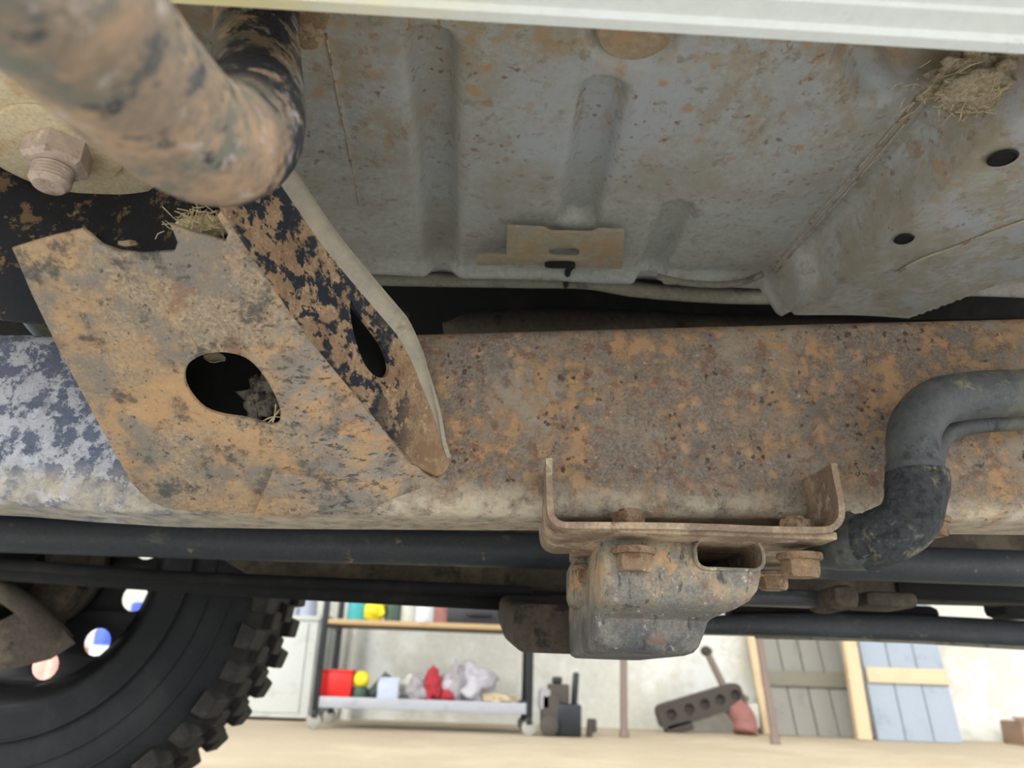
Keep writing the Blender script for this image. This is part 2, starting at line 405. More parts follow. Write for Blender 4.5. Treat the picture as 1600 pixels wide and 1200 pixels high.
M['tyre'] = mat('tyre_rubber', (38, 39, 42), [
    dict(c=(52, 52, 54), s=6, lo=.45, hi=.65, d=7), dict(c=(70, 66, 60), s=30, lo=.6, hi=.72, a=.5)], rough=.75, bump=.2, fine=.15)
M['lug'] = mat('tyre_tread_rubber', (58, 56, 53), [
    dict(c=(84, 78, 70), s=30, lo=.5, hi=.7, a=.7)], rough=.85, bump=.3, fine=.2)
M['rim'] = mat('black_wheel_rim', (24, 24, 26), [dict(c=(48, 47, 46), s=20, lo=.55, hi=.7, a=.6)], rough=.5, bump=.1, fine=.1)
M['mud'] = mat('dried_mud', (206, 190, 162), [
    dict(c=(160, 138, 108), s=80, lo=.5, hi=.64, d=9), dict(c=(190, 170, 138), s=70, lo=.55, hi=.68, d=8)], rough=1, bump=1, bscale=220, bdist=.004, fine=.4)
M['straw'] = mat('dry_straw', (214, 198, 160), [dict(c=(160, 136, 96), s=60, lo=.5, hi=.65)], rough=.9, bump=.1, fine=.1)
M['leaf'] = mat('dead_leaf', (196, 178, 150), [dict(c=(140, 112, 84), s=80, lo=.5, hi=.65)], rough=.9, bump=.3, fine=.15)
M['fluff'] = mat('grey_fluff', (168, 158, 140), [dict(c=(176, 168, 152), s=80, lo=.52, hi=.66), dict(c=(84, 76, 64), s=50, lo=.55, hi=.66)], rough=1, bump=1, bscale=260, bdist=.004, fine=.4)
# background
M['floor'] = mat('concrete_floor', (188, 174, 152), [
    dict(c=(202, 188, 166), s=1.1, lo=.45, hi=.65, d=6), dict(c=(176, 154, 122), s=2.2, lo=.52, hi=.7, d=7, a=.6),
    dict(c=(160, 140, 112), s=14, lo=.6, hi=.75, d=6, a=.4)], rough=.75, bump=.1, bscale=30, fine=.08)
M['wall'] = mat('whitewashed_wall', (210, 209, 200), [
    dict(c=(228, 230, 226), s=2.2, lo=.45, hi=.6, d=7), dict(c=(196, 186, 160), s=3.1, lo=.54, hi=.7, d=8, a=.6),
    dict(c=(190, 186, 174), s=12, lo=.56, hi=.7, d=7, a=.5)], rough=.85, bump=.2, bscale=18, bdist=.01, fine=.08)
def plain(name, c, r=.55, c2=None, metal=0):
    return mat(name, c, [dict(c=c2 or tuple(max(0, int(x * .8)) for x in c), s=9, lo=.52, hi=.72, d=5, a=.6)], rough=r, bump=.08, fine=.08, metal=metal)
for k, c, r in (('black_steel', (34, 38, 42), .4), ('silver', (158, 160, 168), .35), ('red', (214, 38, 34), .4), ('yellow', (228, 214, 48), .5),
                ('teal', (62, 158, 164), .5), ('dkgreen', (62, 82, 72), .5), ('jarwhite', (186, 186, 176), .5), ('paper', (172, 180, 196), .6),
                ('rag_white', (172, 170, 178), .9), ('rag_red', (158, 48, 58), .9), ('rag_grey', (150, 146, 150), .9), ('case', (48, 48, 54), .5),
                ('wood', (214, 190, 156), .7), ('door_grey', (142, 140, 134), .8), ('door_rail', (126, 124, 110), .8), ('plank', (160, 170, 184), .75),
                ('batten', (206, 190, 158), .8), ('rod', (128, 112, 104), .6), ('castiron', (72, 66, 62), .7), ('pink', (232, 168, 156), .6),
                ('blue', (70, 96, 196), .5), ('bottlewhite', (206, 208, 214), .45), ('caster', (150, 148, 142), .5), ('brownbox', (150, 126, 108), .8),
                ('chest', (204, 208, 204), .6), ('ironpink', (150, 104, 98), .8), ('pipe_white', (226, 226, 218), .5), ('leg_tan', (176, 150, 112), .7)):
    M[k] = plain(k, c, r)

# ------------------------------------------------------------------ setting
def quad(name, pts, mt):
    return struct(link(name, pyd(pts, [(0, 1, 2, 3)]), mt))
floor = struct(link('floor', box((0, 4.6, -.1), (24, 6.0, .2), 0), M['floor']))
floor['label'] = 'pale sandy concrete floor of the workshop'
apron = struct(link('bounce_apron', box((0, -5.2, -.099), (24, 13.6, .2), 0), mat('grey_bounce_apron', (196, 195, 190), [dict(c=(176, 175, 170), s=1.5, lo=.45, hi=.65)], rough=.85, bump=.1, fine=.08)))  # unseen apron, added in grey so the bounced light stays neutral
apron['label'] = 'unseen pale grey apron added for neutral bounced light'
ceil = struct(link('sky_block_ceiling', box((0, 3.2, 3.1), (24, 4.6, .12), 0), M['wall']))  # unseen, added to keep sky light off the background
wr = struct(link('shade_wall_left', box((-1.85, -3.0, 1.5), (.25, 5.0, 3.0), 0), mat('dark_shade_wall', (92, 84, 74), [dict(c=(70, 62, 54), s=6, lo=.45, hi=.6)], rough=.9, bump=.3)))  # unseen wall added to darken the left side of the lighting
wr['label'] = 'unseen dark side wall added to cut light from the left'
WY = 4.85
wall = struct(link('wall_back', box((0, WY + .1, 1.55), (24, .2, 3.1), 0), M['wall']))
wall['label'] = 'rough whitewashed wall behind the vehicle'

# ------------------------------------------------------------------ vehicle
V = thing('off_road_vehicle', (0, .9, 0), 'rusty underside of an old white off-road vehicle parked on the floor', 'vehicle')

# --- floor pan: a pressed sheet (height field over X, Y)
ZP = .68
def Q(u, v): q = P(u, v, z=ZP); return np.array((q.x, q.y))
YEND = .735
xs = np.concatenate((np.arange(-1.6, -.5, .05), np.arange(-.5, .62, .004), np.arange(.62, 1.7, .05)))
ys = np.arange(.255, YEND + .006, .004)
X, Y = np.meshgrid(xs, ys)
H = np.zeros_like(X)
def bead(a, b, r, dep, e=.006):
    a, b = Q(*a), Q(*b); d = b - a; t = np.clip(((X - a[0]) * d[0] + (Y - a[1]) * d[1]) / (d @ d), 0, 1)
    D = np.hypot(X - a[0] - t * d[0], Y - a[1] - t * d[1])
    return -dep * sstep(r + e, r - e, D)
H -= bead((674, 80), (690, 410), .0165, .020, .007)
H -= bead((942, 152), (905, 338), .0165, .018, .006)
H -= bead((1058, 330), (1012, 430), .013, .014, .005)
H -= bead((1338, 80), (1372, 140), .012, .016, .007)
H += bead((470, 230), (495, 300), .012, .004, .012)
# lapped sheet at the left seam
a, b = Q(508, 40), Q(562, 322)
sl = (X - a[0]) - (Y - a[1]) * (b[0] - a[0]) / (b[1] - a[1])
yl = b[1]
lap = sstep(.0008, -.0008, sl) * sstep(yl + .003, yl - .001, Y)
H -= .003 * lap
# shallow dish round the plug
c = Q(993, 48); D = np.hypot(X - c[0], Y - c[1])
H += .006 * sstep(.036, .028, D)
# channel at right: seam lip, trough and lowered plateau
a, b = Q(1440, 145), Q(1195, 428)
ss = (X - a[0]) - (Y - a[1]) * (b[0] - a[0]) / (b[1] - a[1])
H -= .004 * sstep(-.001, .001, ss) 
H -= .004 * sstep(.003, .001, np.abs(ss - .004))
ytr = Q(1310, 372)[1]
pl = np.maximum(sstep(.011, .030, ss), sstep(.0, .02, ss) * sstep(ytr - .012, ytr + .03, Y))
H -= .052 * pl
# far side of plateau: folds back up along the diagonal edge
a, b = Q(1640, 325), Q(1385, 432)
s2 = (X - a[0]) - (Y - a[1]) * (b[0] - a[0]) / (b[1] - a[1])
H += .054 * sstep(.0, .012, s2) * pl
H *= np.where(Y > YEND - .03, 1 - .55 * sstep(YEND - .03, YEND, Y) * sstep(.25, .3, X), 1)
# gentle unevenness
H += .0012 * np.sin(X * 37 + 1) * np.sin(Y * 29)
# lower lip and tunnel
H -= .012 * np.exp(-((Y - YEND) / .006) ** 2) * (np.abs(ss) > .0)
V3 = np.stack((X, Y, ZP + H), -1).reshape(-1, 3); n = len(xs)
h1, h2 = Q(1566, 236), Q(1412, 362)
Fs = []
for i in range(len(ys) - 1):
    for j in range(n - 1):
        cx, cy = (xs[j] + xs[j + 1]) / 2, (ys[i] + ys[i + 1]) / 2
        Fs.append((i * n + j, i * n + j + 1, (i + 1) * n + j + 1, (i + 1) * n + j))
pan_me = bpy.data.meshes.new('pan'); pan_me.from_pydata(V3.tolist(), [], Fs)
pan = link('floor_pan', pan_me, M['pan'], V, True, 'grey primer floor pan with pressed ribs and rust spots')
tr = [(YEND + .004, ZP - .004), (YEND + .012, ZP + .01), (YEND + .03, ZP + .16), (.80, ZP + .24), (.90, ZP + .28), (1.05, ZP + .28), (1.15, ZP + .22), (1.22, ZP + .02), (1.24, ZP), (1.62, ZP)]
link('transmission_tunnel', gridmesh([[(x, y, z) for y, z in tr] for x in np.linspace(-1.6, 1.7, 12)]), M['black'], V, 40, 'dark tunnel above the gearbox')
def pnorm(q):
    i = min(max(np.searchsorted(ys, q.y), 2), len(ys) - 3); j = min(max(np.searchsorted(xs, q.x), 2), n - 3)
    gx = (H[i, j + 2] - H[i, j - 2]) / (xs[j + 2] - xs[j - 2]); gy = (H[i + 2, j] - H[i - 2, j]) / (ys[i + 2] - ys[i - 2])
    return Vector((-gx, -gy, 1)).normalized()
def pz(u, v, dz=0.0):
    """point on the pan surface under a pixel"""
    for k in range(900):
        z = ZP - .09 + k * .00013; q = P(u, v, z=z)
        jx = np.clip((q.x - xs[0]), 0, None); j = min(max(np.searchsorted(xs, q.x) - 1, 0), n - 2); i = min(max(np.searchsorted(ys, q.y) - 1, 0), len(ys) - 2)
        a = (q.x - xs[j]) / (xs[j + 1] - xs[j]); b = (q.y - ys[i]) / (ys[i + 1] - ys[i])
        hz = (H[i, j] * (1 - a) + H[i, j + 1] * a) * (1 - b) + (H[i + 1, j] * (1 - a) + H[i + 1, j + 1] * a) * b
        if z >= ZP + hz: break
    return q + Vector((0, 0, dz))
# drain holes as dark recessed cups
for (u, v, r) in ((1566, 243, .0085), (1412, 370, .0068)):
    q = pz(u, v)
    link('drain_hole', lathe([(r * 1.18, -.0012), (r, -.0022), (r * .98, -.0008), (r * .92, .0005), (r * .9, .0006), (0, .0006)], 24, axmat(q - pnorm(q) * .0012, pnorm(q))), M['black'], pan, 40, 'dark round drain hole')
mseam = mat('sealer_seam', (182, 172, 152), [dict(c=(138, 108, 82), s=60, lo=.52, hi=.62, d=6)], rough=.85, bump=.3, fine=.2)
for line_, r in ((((510, 50), (520, 105), (534, 175), (548, 245), (563, 318)), .0008), (((1440, 142), (1380, 215), (1320, 285), (1260, 352), (1200, 424)), .0011), (((1600, 342), (1545, 362), (1490, 384), (1440, 402), (1400, 424)), .0012), (((1450, 146), (1390, 219), (1330, 289), (1270, 356), (1212, 424)), .0008)):
    link('seam_line', tube(smoothpath([pz(u, v, -.0016) for u, v in line_], 6), r, 8), mseam, pan, True)
# round plug
q = P(993, 46, z=ZP - .001)
plug = mat('tan_plug', (172, 146, 108), [dict(c=(186, 140, 84), s=40, lo=.5, hi=.62, d=7), dict(c=(150, 146, 130), s=24, lo=.55, hi=.66)], rough=.8, bump=.4, sat=0.7, fine=.25)
link('floor_plug', lathe([(.0262, .004), (.0262, -.001), (.0245, -.0028), (.0228, -.001), (.021, -.0005), (0, -.0005)], 40, axmat(q)), plug, pan, 40, 'round rusty plug')
# small bracket plate with two slots
BP = Plane((0, .6, ZP - .016), (1, .6, ZP - .016), (0, .9, ZP - .016))
ol = [(793, 354), (850, 357), (862, 363), (925, 364), (935, 359), (976, 361), (972, 421), (905, 418), (860, 414), (745, 415), (745, 398), (791, 400)]
slot = lambda u0, u1, v0, v1: [BP.px(u0 + (u1 - u0) * (.5 + .5 * math.copysign(abs(math.cos(a)) ** .5, math.cos(a))), v0 + (v1 - v0) * (.5 + .5 * math.copysign(abs(math.sin(a)) ** .7, math.sin(a)))) for a in [k * math.pi / 10 for k in range(20)]]
tan_plate = mat('tan_rusty_plate', (168, 152, 122), [dict(c=(176, 138, 92), s=30, lo=.5, hi=.64, d=7), dict(c=(150, 148, 136), s=26, lo=.54, hi=.66)], rough=.85, bump=.3, sat=0.75, fine=.2)
link('bracket_plate', plate(BP, [BP.px(*q) for q in ol], [slot(857, 905, 388, 402)], .003), tan_plate, pan, 40, 'tan bracket plate with a slot')
link('cable_clip', tube(smoothpath([P(853, 411, y=.715), P(895, 412, y=.715), P(888, 422, y=.72), P(884, 446, y=.765)], 5), .0035, 8), M['black'], pan, True)
link('clip_slot', plate(BP, slot(851, 899, 407, 417), (), .002, .0004, .0022), M['black'], pan, 40)
# tabs at the top near the sill
TB = Plane(P(470, 40, y=.36), P(515, 40, y=.36), P(470, 80, y=.38))
link('hanging_tab', plate(TB, [TB.px(*q) for q in ((466, -40), (520, -40), (514, 30), (503, 68), (492, 80), (474, 80), (466, 72))], (), .006, .002), M['bolt'], V, 40)
# sill / rocker panel
sa, sb = P(300, 8, y=.255), P(1600, 86, y=.255)
def sillz(x): return sa.z + (sb.z - sa.z) * (x - sa.x) / (sb.x - sa.x)
prof = [(.2555, .15), (.2555, .002), (.2545, .0), (.249, .0), (.248, .0015), (.2475, .003), (.238, .004), (.237, .006), (.20, .009), (.13, .016), (.10, .03), (.085, .06), (.08, .15)]
link('rocker_sill', gridmesh([[(x, y, sillz(x) + z) for y, z in prof] for x in (-1.3, -.6, -.2, 0, .2, .6, 1.3)]), M['sill'], V, 30, 'white painted sill with dirty lower flange')
# inner longitudinal at far side
link('far_sill', box((0, 1.64, .58), (3.0, .1, .14), .02), M['black'], V, 40)

# --- frame rail
RY = .55
keys = [(-500, 535, 770), (-150, 522, 774), (0, 522, 781), (120, 530, 791), (250, 532, 799), (450, 526, 802), (650, 522, 803), (1100, 511, 805), (1600, 500, 810), (2100, 488, 815)]
rings = []
for u, vt, vb in keys:
    t_, b_ = P(u, vt, y=RY), P(u, vb, y=RY); x = (t_.x + b_.x) / 2
    rings.append([(x, RY + a_, b2) for a_, b2 in rrect(0, .075, b_.z - .0005, t_.z + .004, .012)])
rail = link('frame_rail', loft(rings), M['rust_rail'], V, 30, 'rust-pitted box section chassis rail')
RZB = P(1000, 805, y=RY).z
# far rail
fr = []
for x, z0, z1 in ((-.56, .52, .66), (-.45, .43, .57), (-.36, .385, .52), (-.2, .38, .52), (.3, .385, .52), (.55, .39, .50), (1.6, .40, .50)):
    fr.append([(x, 1.16 + a_, b2) for a_, b2 in rrect(0, .07, z0, z1, .012)])
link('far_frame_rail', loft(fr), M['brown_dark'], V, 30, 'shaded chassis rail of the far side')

# --- outrigger
BL, BR_, TM = P(230, 795, y=.545), P(700, 780, y=.545), Vector((-.225, .385, .497))
OP = Plane(BL, BR_, TM)
cA, cB = Vector(OP.px(262, 352)).to_2d(), Vector(OP.px(548, 780)).to_2d()
cd2 = (cB - cA).normalized(); cn2 = Vector((-cd2.y, cd2.x))
if (Vector(OP.px(640, 700)) - cA).dot(cn2) < 0: cn2 = -cn2
def bend(p):
    p = Vector(p); l_ = Vector(OP.loc(p)); s = (l_ - cA).dot(cn2)
    k = .30 * (max(s, 0) ** 2 / (max(s, 0) + .012))
    return p - OP.n * k
ol = [(18, 388), (70, 372), (128, 358), (140, 367), (158, 383), (185, 393), (225, 397), (272, 393), (277, 380), (271, 364), (264, 350), (305, 366), (348, 381), (352, 372), (334, 342), (345, 330),
      (410, 428), (480, 530), (545, 612), (600, 680), (640, 733), (662, 760), (680, 772), (700, 776), (712, 772), (716, 782), (690, 797), (600, 806), (400, 803), (270, 797), (235, 785), (205, 755), (150, 655), (90, 545), (50, 462)]
hole = [(288, 585), (295, 568), (315, 556), (345, 551), (375, 556), (395, 568), (415, 592), (430, 620), (438, 645), (434, 662), (418, 664), (385, 655), (350, 650), (320, 640), (300, 620), (290, 602)]
me = plate(OP, [OP.px(*q) for q in ol], [round2([OP.px(*q) for q in hole], 3)], .0038, .0008)
bm = bmesh.new(); bm.from_mesh(me)
for s in (-.002, .004, .01, .018, .028, .04, .055, .075, .1):
    q = OP.o + OP.x * (cA + cn2 * s).x + OP.y * (cA + cn2 * s).y
    bmesh.ops.bisect_plane(bm, geom=bm.verts[:] + bm.edges[:] + bm.faces[:], plane_co=q, plane_no=OP.x * cn2.x + OP.y * cn2.y, dist=1e-6)
for v in bm.verts: v.co = bend(v.co)
me = from_bm(bm)
outr = link('outrigger', me, M['rust_plate'], V, 25, 'orange rusted outrigger plate with an oval hole')
# pressed pocket near the rail
link('pressed_tab', plate(OP, [OP.px(*q) for q in ((427, 731), (460, 733), (492, 741), (520, 757), (562, 793), (480, 799), (399, 797))], (), .010, .0022, .0022), M['rust_plate'], outr, 40)
tabm = bpy.data.objects['pressed_tab'].data
ta_, tb_ = OP(410, 760), OP(550, 785)
for v_ in tabm.vertices:
    l_ = min(1, max(0, (v_.co - ta_).dot(tb_ - ta_) / (tb_ - ta_).length_squared)); v_.co += OP.n * .0055 * (1 - l_)
# flange strip along the right edge (fold)
# side wall
e1 = [bend(OP(u, v)) for u, v in ((300, 268), (345, 332), (410, 428), (480, 530), (545, 612), (600, 680), (640, 735))]
e1 = smoothpath(e1, 6)
last = e1[-1]; nA = len(e1)
xr, yr, zr = last
for k in range(1, 15):
    t = k / 14
    e1.append(Vector((xr + .004 * min(1, t * 2.2) + .022 * t, yr + (.5488 - yr) * (1 - (1 - t) ** 2.6), zr - .011 * t + .012 * max(0, t - .5) ** 2 * 4)))
nE = len(e1)
rows_w = []; rows_f = []
for i, p in enumerate(e1):
    d = (e1[min(i + 1, nE - 1)] - e1[max(i - 1, 0)]); d.z = 0; d.normalize()
    nrm = Vector((d.y, -d.x, 0))
    t = max(0, (i - nA + 7) / (nE - nA + 6))
    h = (.060 + .024 * min(1, i / nA)) * (1 - .93 * t ** 1.4)
    lipw = .0075 * (1 - .75 * t)
    lo = .86
    rows_w.append([p + Vector((0, 0, h * t_)) + nrm * (lipw * o_) for t_, o_ in ((-.03, 0), (.1, 0), (.25, 0), (.4, 0), (.55, 0), (.68, 0), (.78, .05), (.86, .16))])
    rows_f.append([p + Vector((0, 0, h * t_)) + nrm * (lipw * o_) for t_, o_ in ((.86, .16), (.91, .32), (.95, .55), (.98, .8), (1.0, 1.1), (1.005, 1.35))])
sw = solidify(gridmesh(rows_w), .003, 0)
SWP = Plane(e1[6], e1[30], e1[6] + Vector((0, 0, .1)))
sl_px = [(549, 468), (556, 484), (572, 504), (590, 530), (602, 555), (606, 578), (598, 590), (585, 588), (572, 574), (562, 552), (554, 524), (549, 496)]
cut = plate(SWP, round2([SWP.px(*q) for q in sl_px], 3), (), .03, .0002, .015)
try: sw = boolean(sw, cut)
except Exception as ex: print('bool', ex)
link('side_wall', sw, M['wall_peel'], outr, 30, 'side wall with flaking black paint and a slot')
link('side_flange', solidify(gridmesh(rows_f), .003, 0), M['dust_grey'], outr, 30, 'smooth dust-grey flange')
# inner wall seen through the slot
link('inner_web', box((-.125, .535, .455), (.10, .006, .085), .002), M['bracket'], outr, 40)
q = P(589, 577, y=.5315)
link('web_hole', lathe([(.0052, -.001), (.0045, .0008), (0, .0008)], 16, axmat(q, (0, -1, 0))), M['black'], outr, 40)
link('inner_shade_panel', box((-.175, .528, .475), (.19, .006, .10), .002), M['black'], outr, 40)  # black panel standing in for the shade inside the outrigger
# left wall, top plate and cup
l1 = [OP(u, v) for u, v in ((16, 386), (90, 545), (150, 655), (222, 775))]
rows = [[p + Vector((.003, .003, h)) for h in (0, .03, .06, .085)] for p in l1[1:]]
link('side_wall', solidify(gridmesh(rows), .003, 0), M['cup'], outr, 30)
tp = [(-.36, .335), (-.20, .335), (-.185, .38), (-.095, .545), (-.26, .545), (-.30, .42)]
tv = [Vector((x, y, .583 - max(0, (y - .45)) * .45)) for x, y in tp]
link('top_plate', solidify(pyd(tv, [tuple(range(6))]), .004, 0), M['cup'], outr, 30)
MC = P(92, 236, z=.565); MC = Vector((MC.x, MC.y, .572))
cupr = []
for k in range(25):
    a = math.radians(3 + 174 * k / 24)
    cx_, cy_ = MC.x + .086 * math.cos(a), MC.y + .002 + .050 * math.sin(a)
    zpl = OP.o.z - (OP.n.x * (cx_ - OP.o.x) + OP.n.y * (cy_ - OP.o.y)) / OP.n.z
    zb_ = max(zpl + .006, .47)
    cupr.append([(cx_, cy_, zb_ + (.578 - zb_) * t) for t in (1, .75, .5, .25, 0)])
link('mount_cup', solidify(gridmesh(cupr), .003, 0), M['cup'], outr, 30, 'dark cup with flaking paint under the body mount')

# --- body mount
mount = link('body_mount', lathe([(.0, 0), (.03, 0), (.034, -.0005), (.052, -.004), (.058, -.003), (.06, .002), (.058, .012), (0, .012)][::1], 40, axmat(MC)), M['cream_dust'], V, 40, 'dust-caked round body mount')
link('washer', lathe([(0, -.001), (.0345, -.001), (.036, .0006), (.035, .003), (0, .003)], 40, axmat(MC + Vector((0, 0, -.0008)), (0, 0, -1))), M['cream_dust'], mount, 40)
link('hex_nut', hexhead(.0195, .017, 0), M['stud_pink'], mount, 30).location = (0, 0, 0)
nut = bpy.data.objects['hex_nut']; nut.data.transform(axmat(MC + Vector((0, 0, -.003)), (0, 0, -1)))
thr = [(.0, 0)] + [(.0112 + (.0007 if k % 2 else -.0006), .017 + k * .0011) for k in range(10)] + [(.0105, .0285), (.009, .0305), (0, .0312)]
link('bolt_stud', lathe([(r, z) for r, z in thr], 28, axmat(MC + Vector((0, 0, -.003)), (0, 0, -1))), M['stud_pink'], mount, 40, 'threaded bolt end')

# --- bent tube
bp = [P(-60, -190, d=.155), P(40, -70, d=.178), P(130, 40, d=.21), P(225, 143, d=.248), P(300, 208, d=.28), P(350, 226, d=.303), P(386, 208, d=.335), P(401, 160, d=.385), P(402, 95, d=.425), P(400, -20, d=.465), P(398, -120, d=.52)]
link('bent_tube', tube(smoothpath(bp, 10), .0238, 40), M['slider'], V, True, 'thick rusty bent tube closest to the camera')

# --- U bracket on the rail
FY = .498
UP_ = Plane(P(870, 815, y=FY), P(1310, 815, y=FY), P(870, 700, y=FY))
line = [(863, 716), (863.5, 760), (865, 795), (869, 808), (880, 814.5), (900, 815.5), (1000, 816), (1100, 818), (1200, 822), (1280, 823), (1300, 819), (1310, 805), (1309, 780), (1303, 750), (1298, 724)]
pts = smoothpath([UP_(u, v) for u, v in line], 4)
rows = []
for p in pts:
    yb = .5505 if p.z > RZB + .004 else .61
    rows.append([(p.x, FY, p.z), (p.x, FY + .025, p.z), (p.x, min(yb, .5505), p.z), (p.x, yb, p.z)])
ub = link('mount_bracket', solidify(gridmesh(rows), .0042, 1), M['bracket'], V, 30, 'U-shaped rusty bracket on the rail')
zb = UP_(1000, 816).z
# crossmember top flange
CP = Plane((0, .5, zb - .006), (1, .5, zb - .006), (0, .7, zb - .006))
xl = lambda u: P(u, 830, y=.505).x
fo = [(P(965, 830, y=.505).x, .504), (P(1306, 830, y=.505).x, .504), (P(1306, 830, y=.505).x, .60), (P(1240, 870, y=.64).x, .655), (P(892, 870, y=.64).x, .655), (P(888, 860, y=.61).x, .60)]
fo2 = [CP.loc((x, y, zb - .006)) for x, y in fo]
cross = None
secs = []
def srow(v, u0, u1, yf, yb=.80, r=.012):
    z = P(1030, v, y=.53).z
    x0, x1 = P(u0, v, y=.53).x, P(u1, v, y=.53).x
    return [(x, y, z) for x, y in rrect(x0, x1, yf, yb, r, 6)]
secs = [srow(v, a, b, y) for v, a, b, y in ((836, 945, 1196, .535), (850, 940, 1196, .532), (890, 937, 1194, .528), (915, 936, 1189, .5285), (932, 936, 1178, .531), (944, 937, 1160, .536), (952, 938, 1142, .546), (957, 938, 1134, .556), (963, 938, 1130, .561), (985, 938, 1124, .563), (1005, 940, 1118, .566), (1014, 944, 1112, .571), (1019, 954, 1102, .58))]
cm = loft(secs)
hz0, hz1 = P(1100, 887, y=.53).z, P(1100, 846, y=.53).z
hx0, hx1 = P(1087, 865, y=.53).x, P(1188, 865, y=.53).x
cutm = loft([[(x, y, z) for x, z in rrect(hx0, hx1, hz0, hz1, .006)] for y in (.45, .66)])
try: cm = boolean(cm, cutm)
except Exception as ex: print('bool', ex)
cross = link('crossmember', cm, M['cross'], V, 35, 'worn grey and rusty crossmember end with a rectangular opening')
link('crossmember_flange', plate(CP, fo2, (), .0055, .0012), M['bracket'], cross, 40)
# rim around the rectangular opening
rim = []
for y, g in ((.5335, .0022), (.5262, .0020), (.5254, .0010), (.5262, -.0002), (.535, -.0002)):
    rim.append([(x, y, z) for x, z in rrect(hx0 - g, hx1 + g, hz0 - g, hz1 + g, .006 + max(g, 0))])
link('opening_rim', loft(rim, False), M['cross'], cross, 40)
# side lug seen at left behind
z0, z1 = P(915, 945, y=.63).z, P(915, 868, y=.63).z
link('side_lug', box(((P(893, 900, y=.63).x + P(950, 900, y=.63).x) / 2, .655, (z0 + z1) / 2), (P(950, 900, y=.63).x - P(893, 900, y=.63).x, .07, z1 - z0), .008), M['cross'], cross, 40)
# cross tube running to the far rail
link('cross_tube', loft([[(x0 + xs_, y, z + dz) for xs_, z in rrect(-.05, .10, .290, .335, .012)] for x0, y, dz in ((.06, .78, .0), (.05, .95, .015), (.04, 1.18, .05))]), M['brown_dark'], cross, 40)
# bolts
hb = hexhead(.0125, .0135, 1.2, .16)
hbs = hexhead(.0115, .0115, 1.2, .16)
ntm = hexhead(.0125, .012, 0, stud=.0025)
def bolt(name, p, ax, me_, par, lab=None):
    me2 = me_.copy(); me2.transform(axmat(p, ax)); return link(name, me2, M['bolt'], par, 30, lab)
zf = zb - .0125
for u, v, yy in ((990, 850, .527), (1248, 858, .527)):
    q = P(u, v, y=yy); bolt('hex_bolt', Vector((q.x, yy, zf - .002)), (0, 0, -1), hb, cross)
for u, yy in ((921, .625), (1205, .625)):
    q = P(u, 880, y=yy); bolt('hex_bolt', Vector((q.x, yy, zf - .002)), (0, 0, -1), hbs, cross)
for u, yy in ((982, .527), (1240, .532)):
    q = P(u, 800, y=yy); bolt('hex_nut', Vector((q.x, yy, zb - .0005)), (0, 0, 1), ntm, ub)

# --- hoses
hp = [P(1760, 603, y=.502), P(1600, 613, y=.502), P(1525, 617, y=.500), P(1462, 630, y=.496), P(1430, 668, y=.492), P(1428, 720, y=.49), P(1432, 765, y=.49), P(1418, 812, y=.494), P(1375, 842, y=.505), P(1325, 852, y=.525), P(1270, 852, y=.56)]
sp_ = smoothpath(hp, 10)
rr_ = [.0166 if i < 52 else .0178 - (.0005 * max(0, i - 85)) * .3 for i in range(len(sp_))]
hose = link('coolant_hose', tube(sp_, rr_, 32, True, .03), M['rubber'], V, True, 'thick black rubber hose bending down')
link('hose_wrap', tube(sp_[54:86], .0188, 32, False, .10), M['tape'], hose, True, 'cracked wrap')
link('thin_hose', tube(smoothpath([P(1760, 645, y=.525), P(1600, 656, y=.525), P(1520, 662, y=.525), P(1480, 676, y=.525), P(1462, 705, y=.527), P(1456, 750, y=.53)], 8), .0075, 20), M['rubber'], V, True, 'thinner hose')
q = P(1330, 822, y=.53)
link('rubber_sleeve', blob(q, (.016, .012, .009), 3, .35, 2.2, 3), M['rubber'], hose, True)
q = P(1455, 822, y=.56); bolt('hex_bolt', q + Vector((0, 0, .004)), (0, 0, -1), hbs, V)

# --- shafts and pipes under the tunnel
ds = [P(-250, 824, y=.95), P(0, 835, y=.95), P(440, 849, y=.95), P(880, 862, y=.95), P(1600, 888, y=.95), P(1850, 896, y=.95)]
link('drive_shaft', tube(smoothpath(ds, 6), .0215, 28), M['shaft'], V, True, 'long black dusty shaft below the rail')
link('steering_rod', tube([P(-120, 884, y=1.12), P(430, 920, y=1.12), P(960, 948, y=1.12)], .0135, 20), M['black'], V, True)
link('steering_rod', tube([P(-120, 872, y=1.10), P(250, 900, y=1.10), P(830, 925, y=1.10)], .008, 16), M['black'], V, True)
# fuel pipe at the pan edge
fp = [P(430, 418, y=.765), P(540, 432, y=.765), P(700, 436, y=.765), P(830, 438, y=.765), P(920, 440, y=.765), P(1000, 453, y=.765), P(1150, 463, y=.77), P(1300, 461, y=.77), P(1420, 448, y=.77), P(1500, 440, y=.78), P(1660, 438, y=.78)]
link('fuel_pipe', tube(smoothpath(fp, 8), .0088, 18, True, .06), M['grey_line'], V, True, 'dusty grey pipe along the floor edge')
link('pan_lip', tube(smoothpath([P(1028, 432, z=ZP - .012), P(1065, 441, z=ZP - .016), P(1120, 445, z=ZP - .018), P(1160, 441, z=ZP - .016), P(1192, 428, z=ZP - .012)], 6), .0035, 10), M['grey_line'], pan, True)
link('pipe_clip', box(P(1422, 445, y=.765), (.006, .012, .03), .002), M['black'], V, 40)
link('pipe_clip', tube(smoothpath([P(1412, 420, y=.765), P(1440, 422, y=.765), P(1446, 432, y=.765), P(1438, 440, y=.765)], 4), .003, 8), M['grey_line'], V, True)
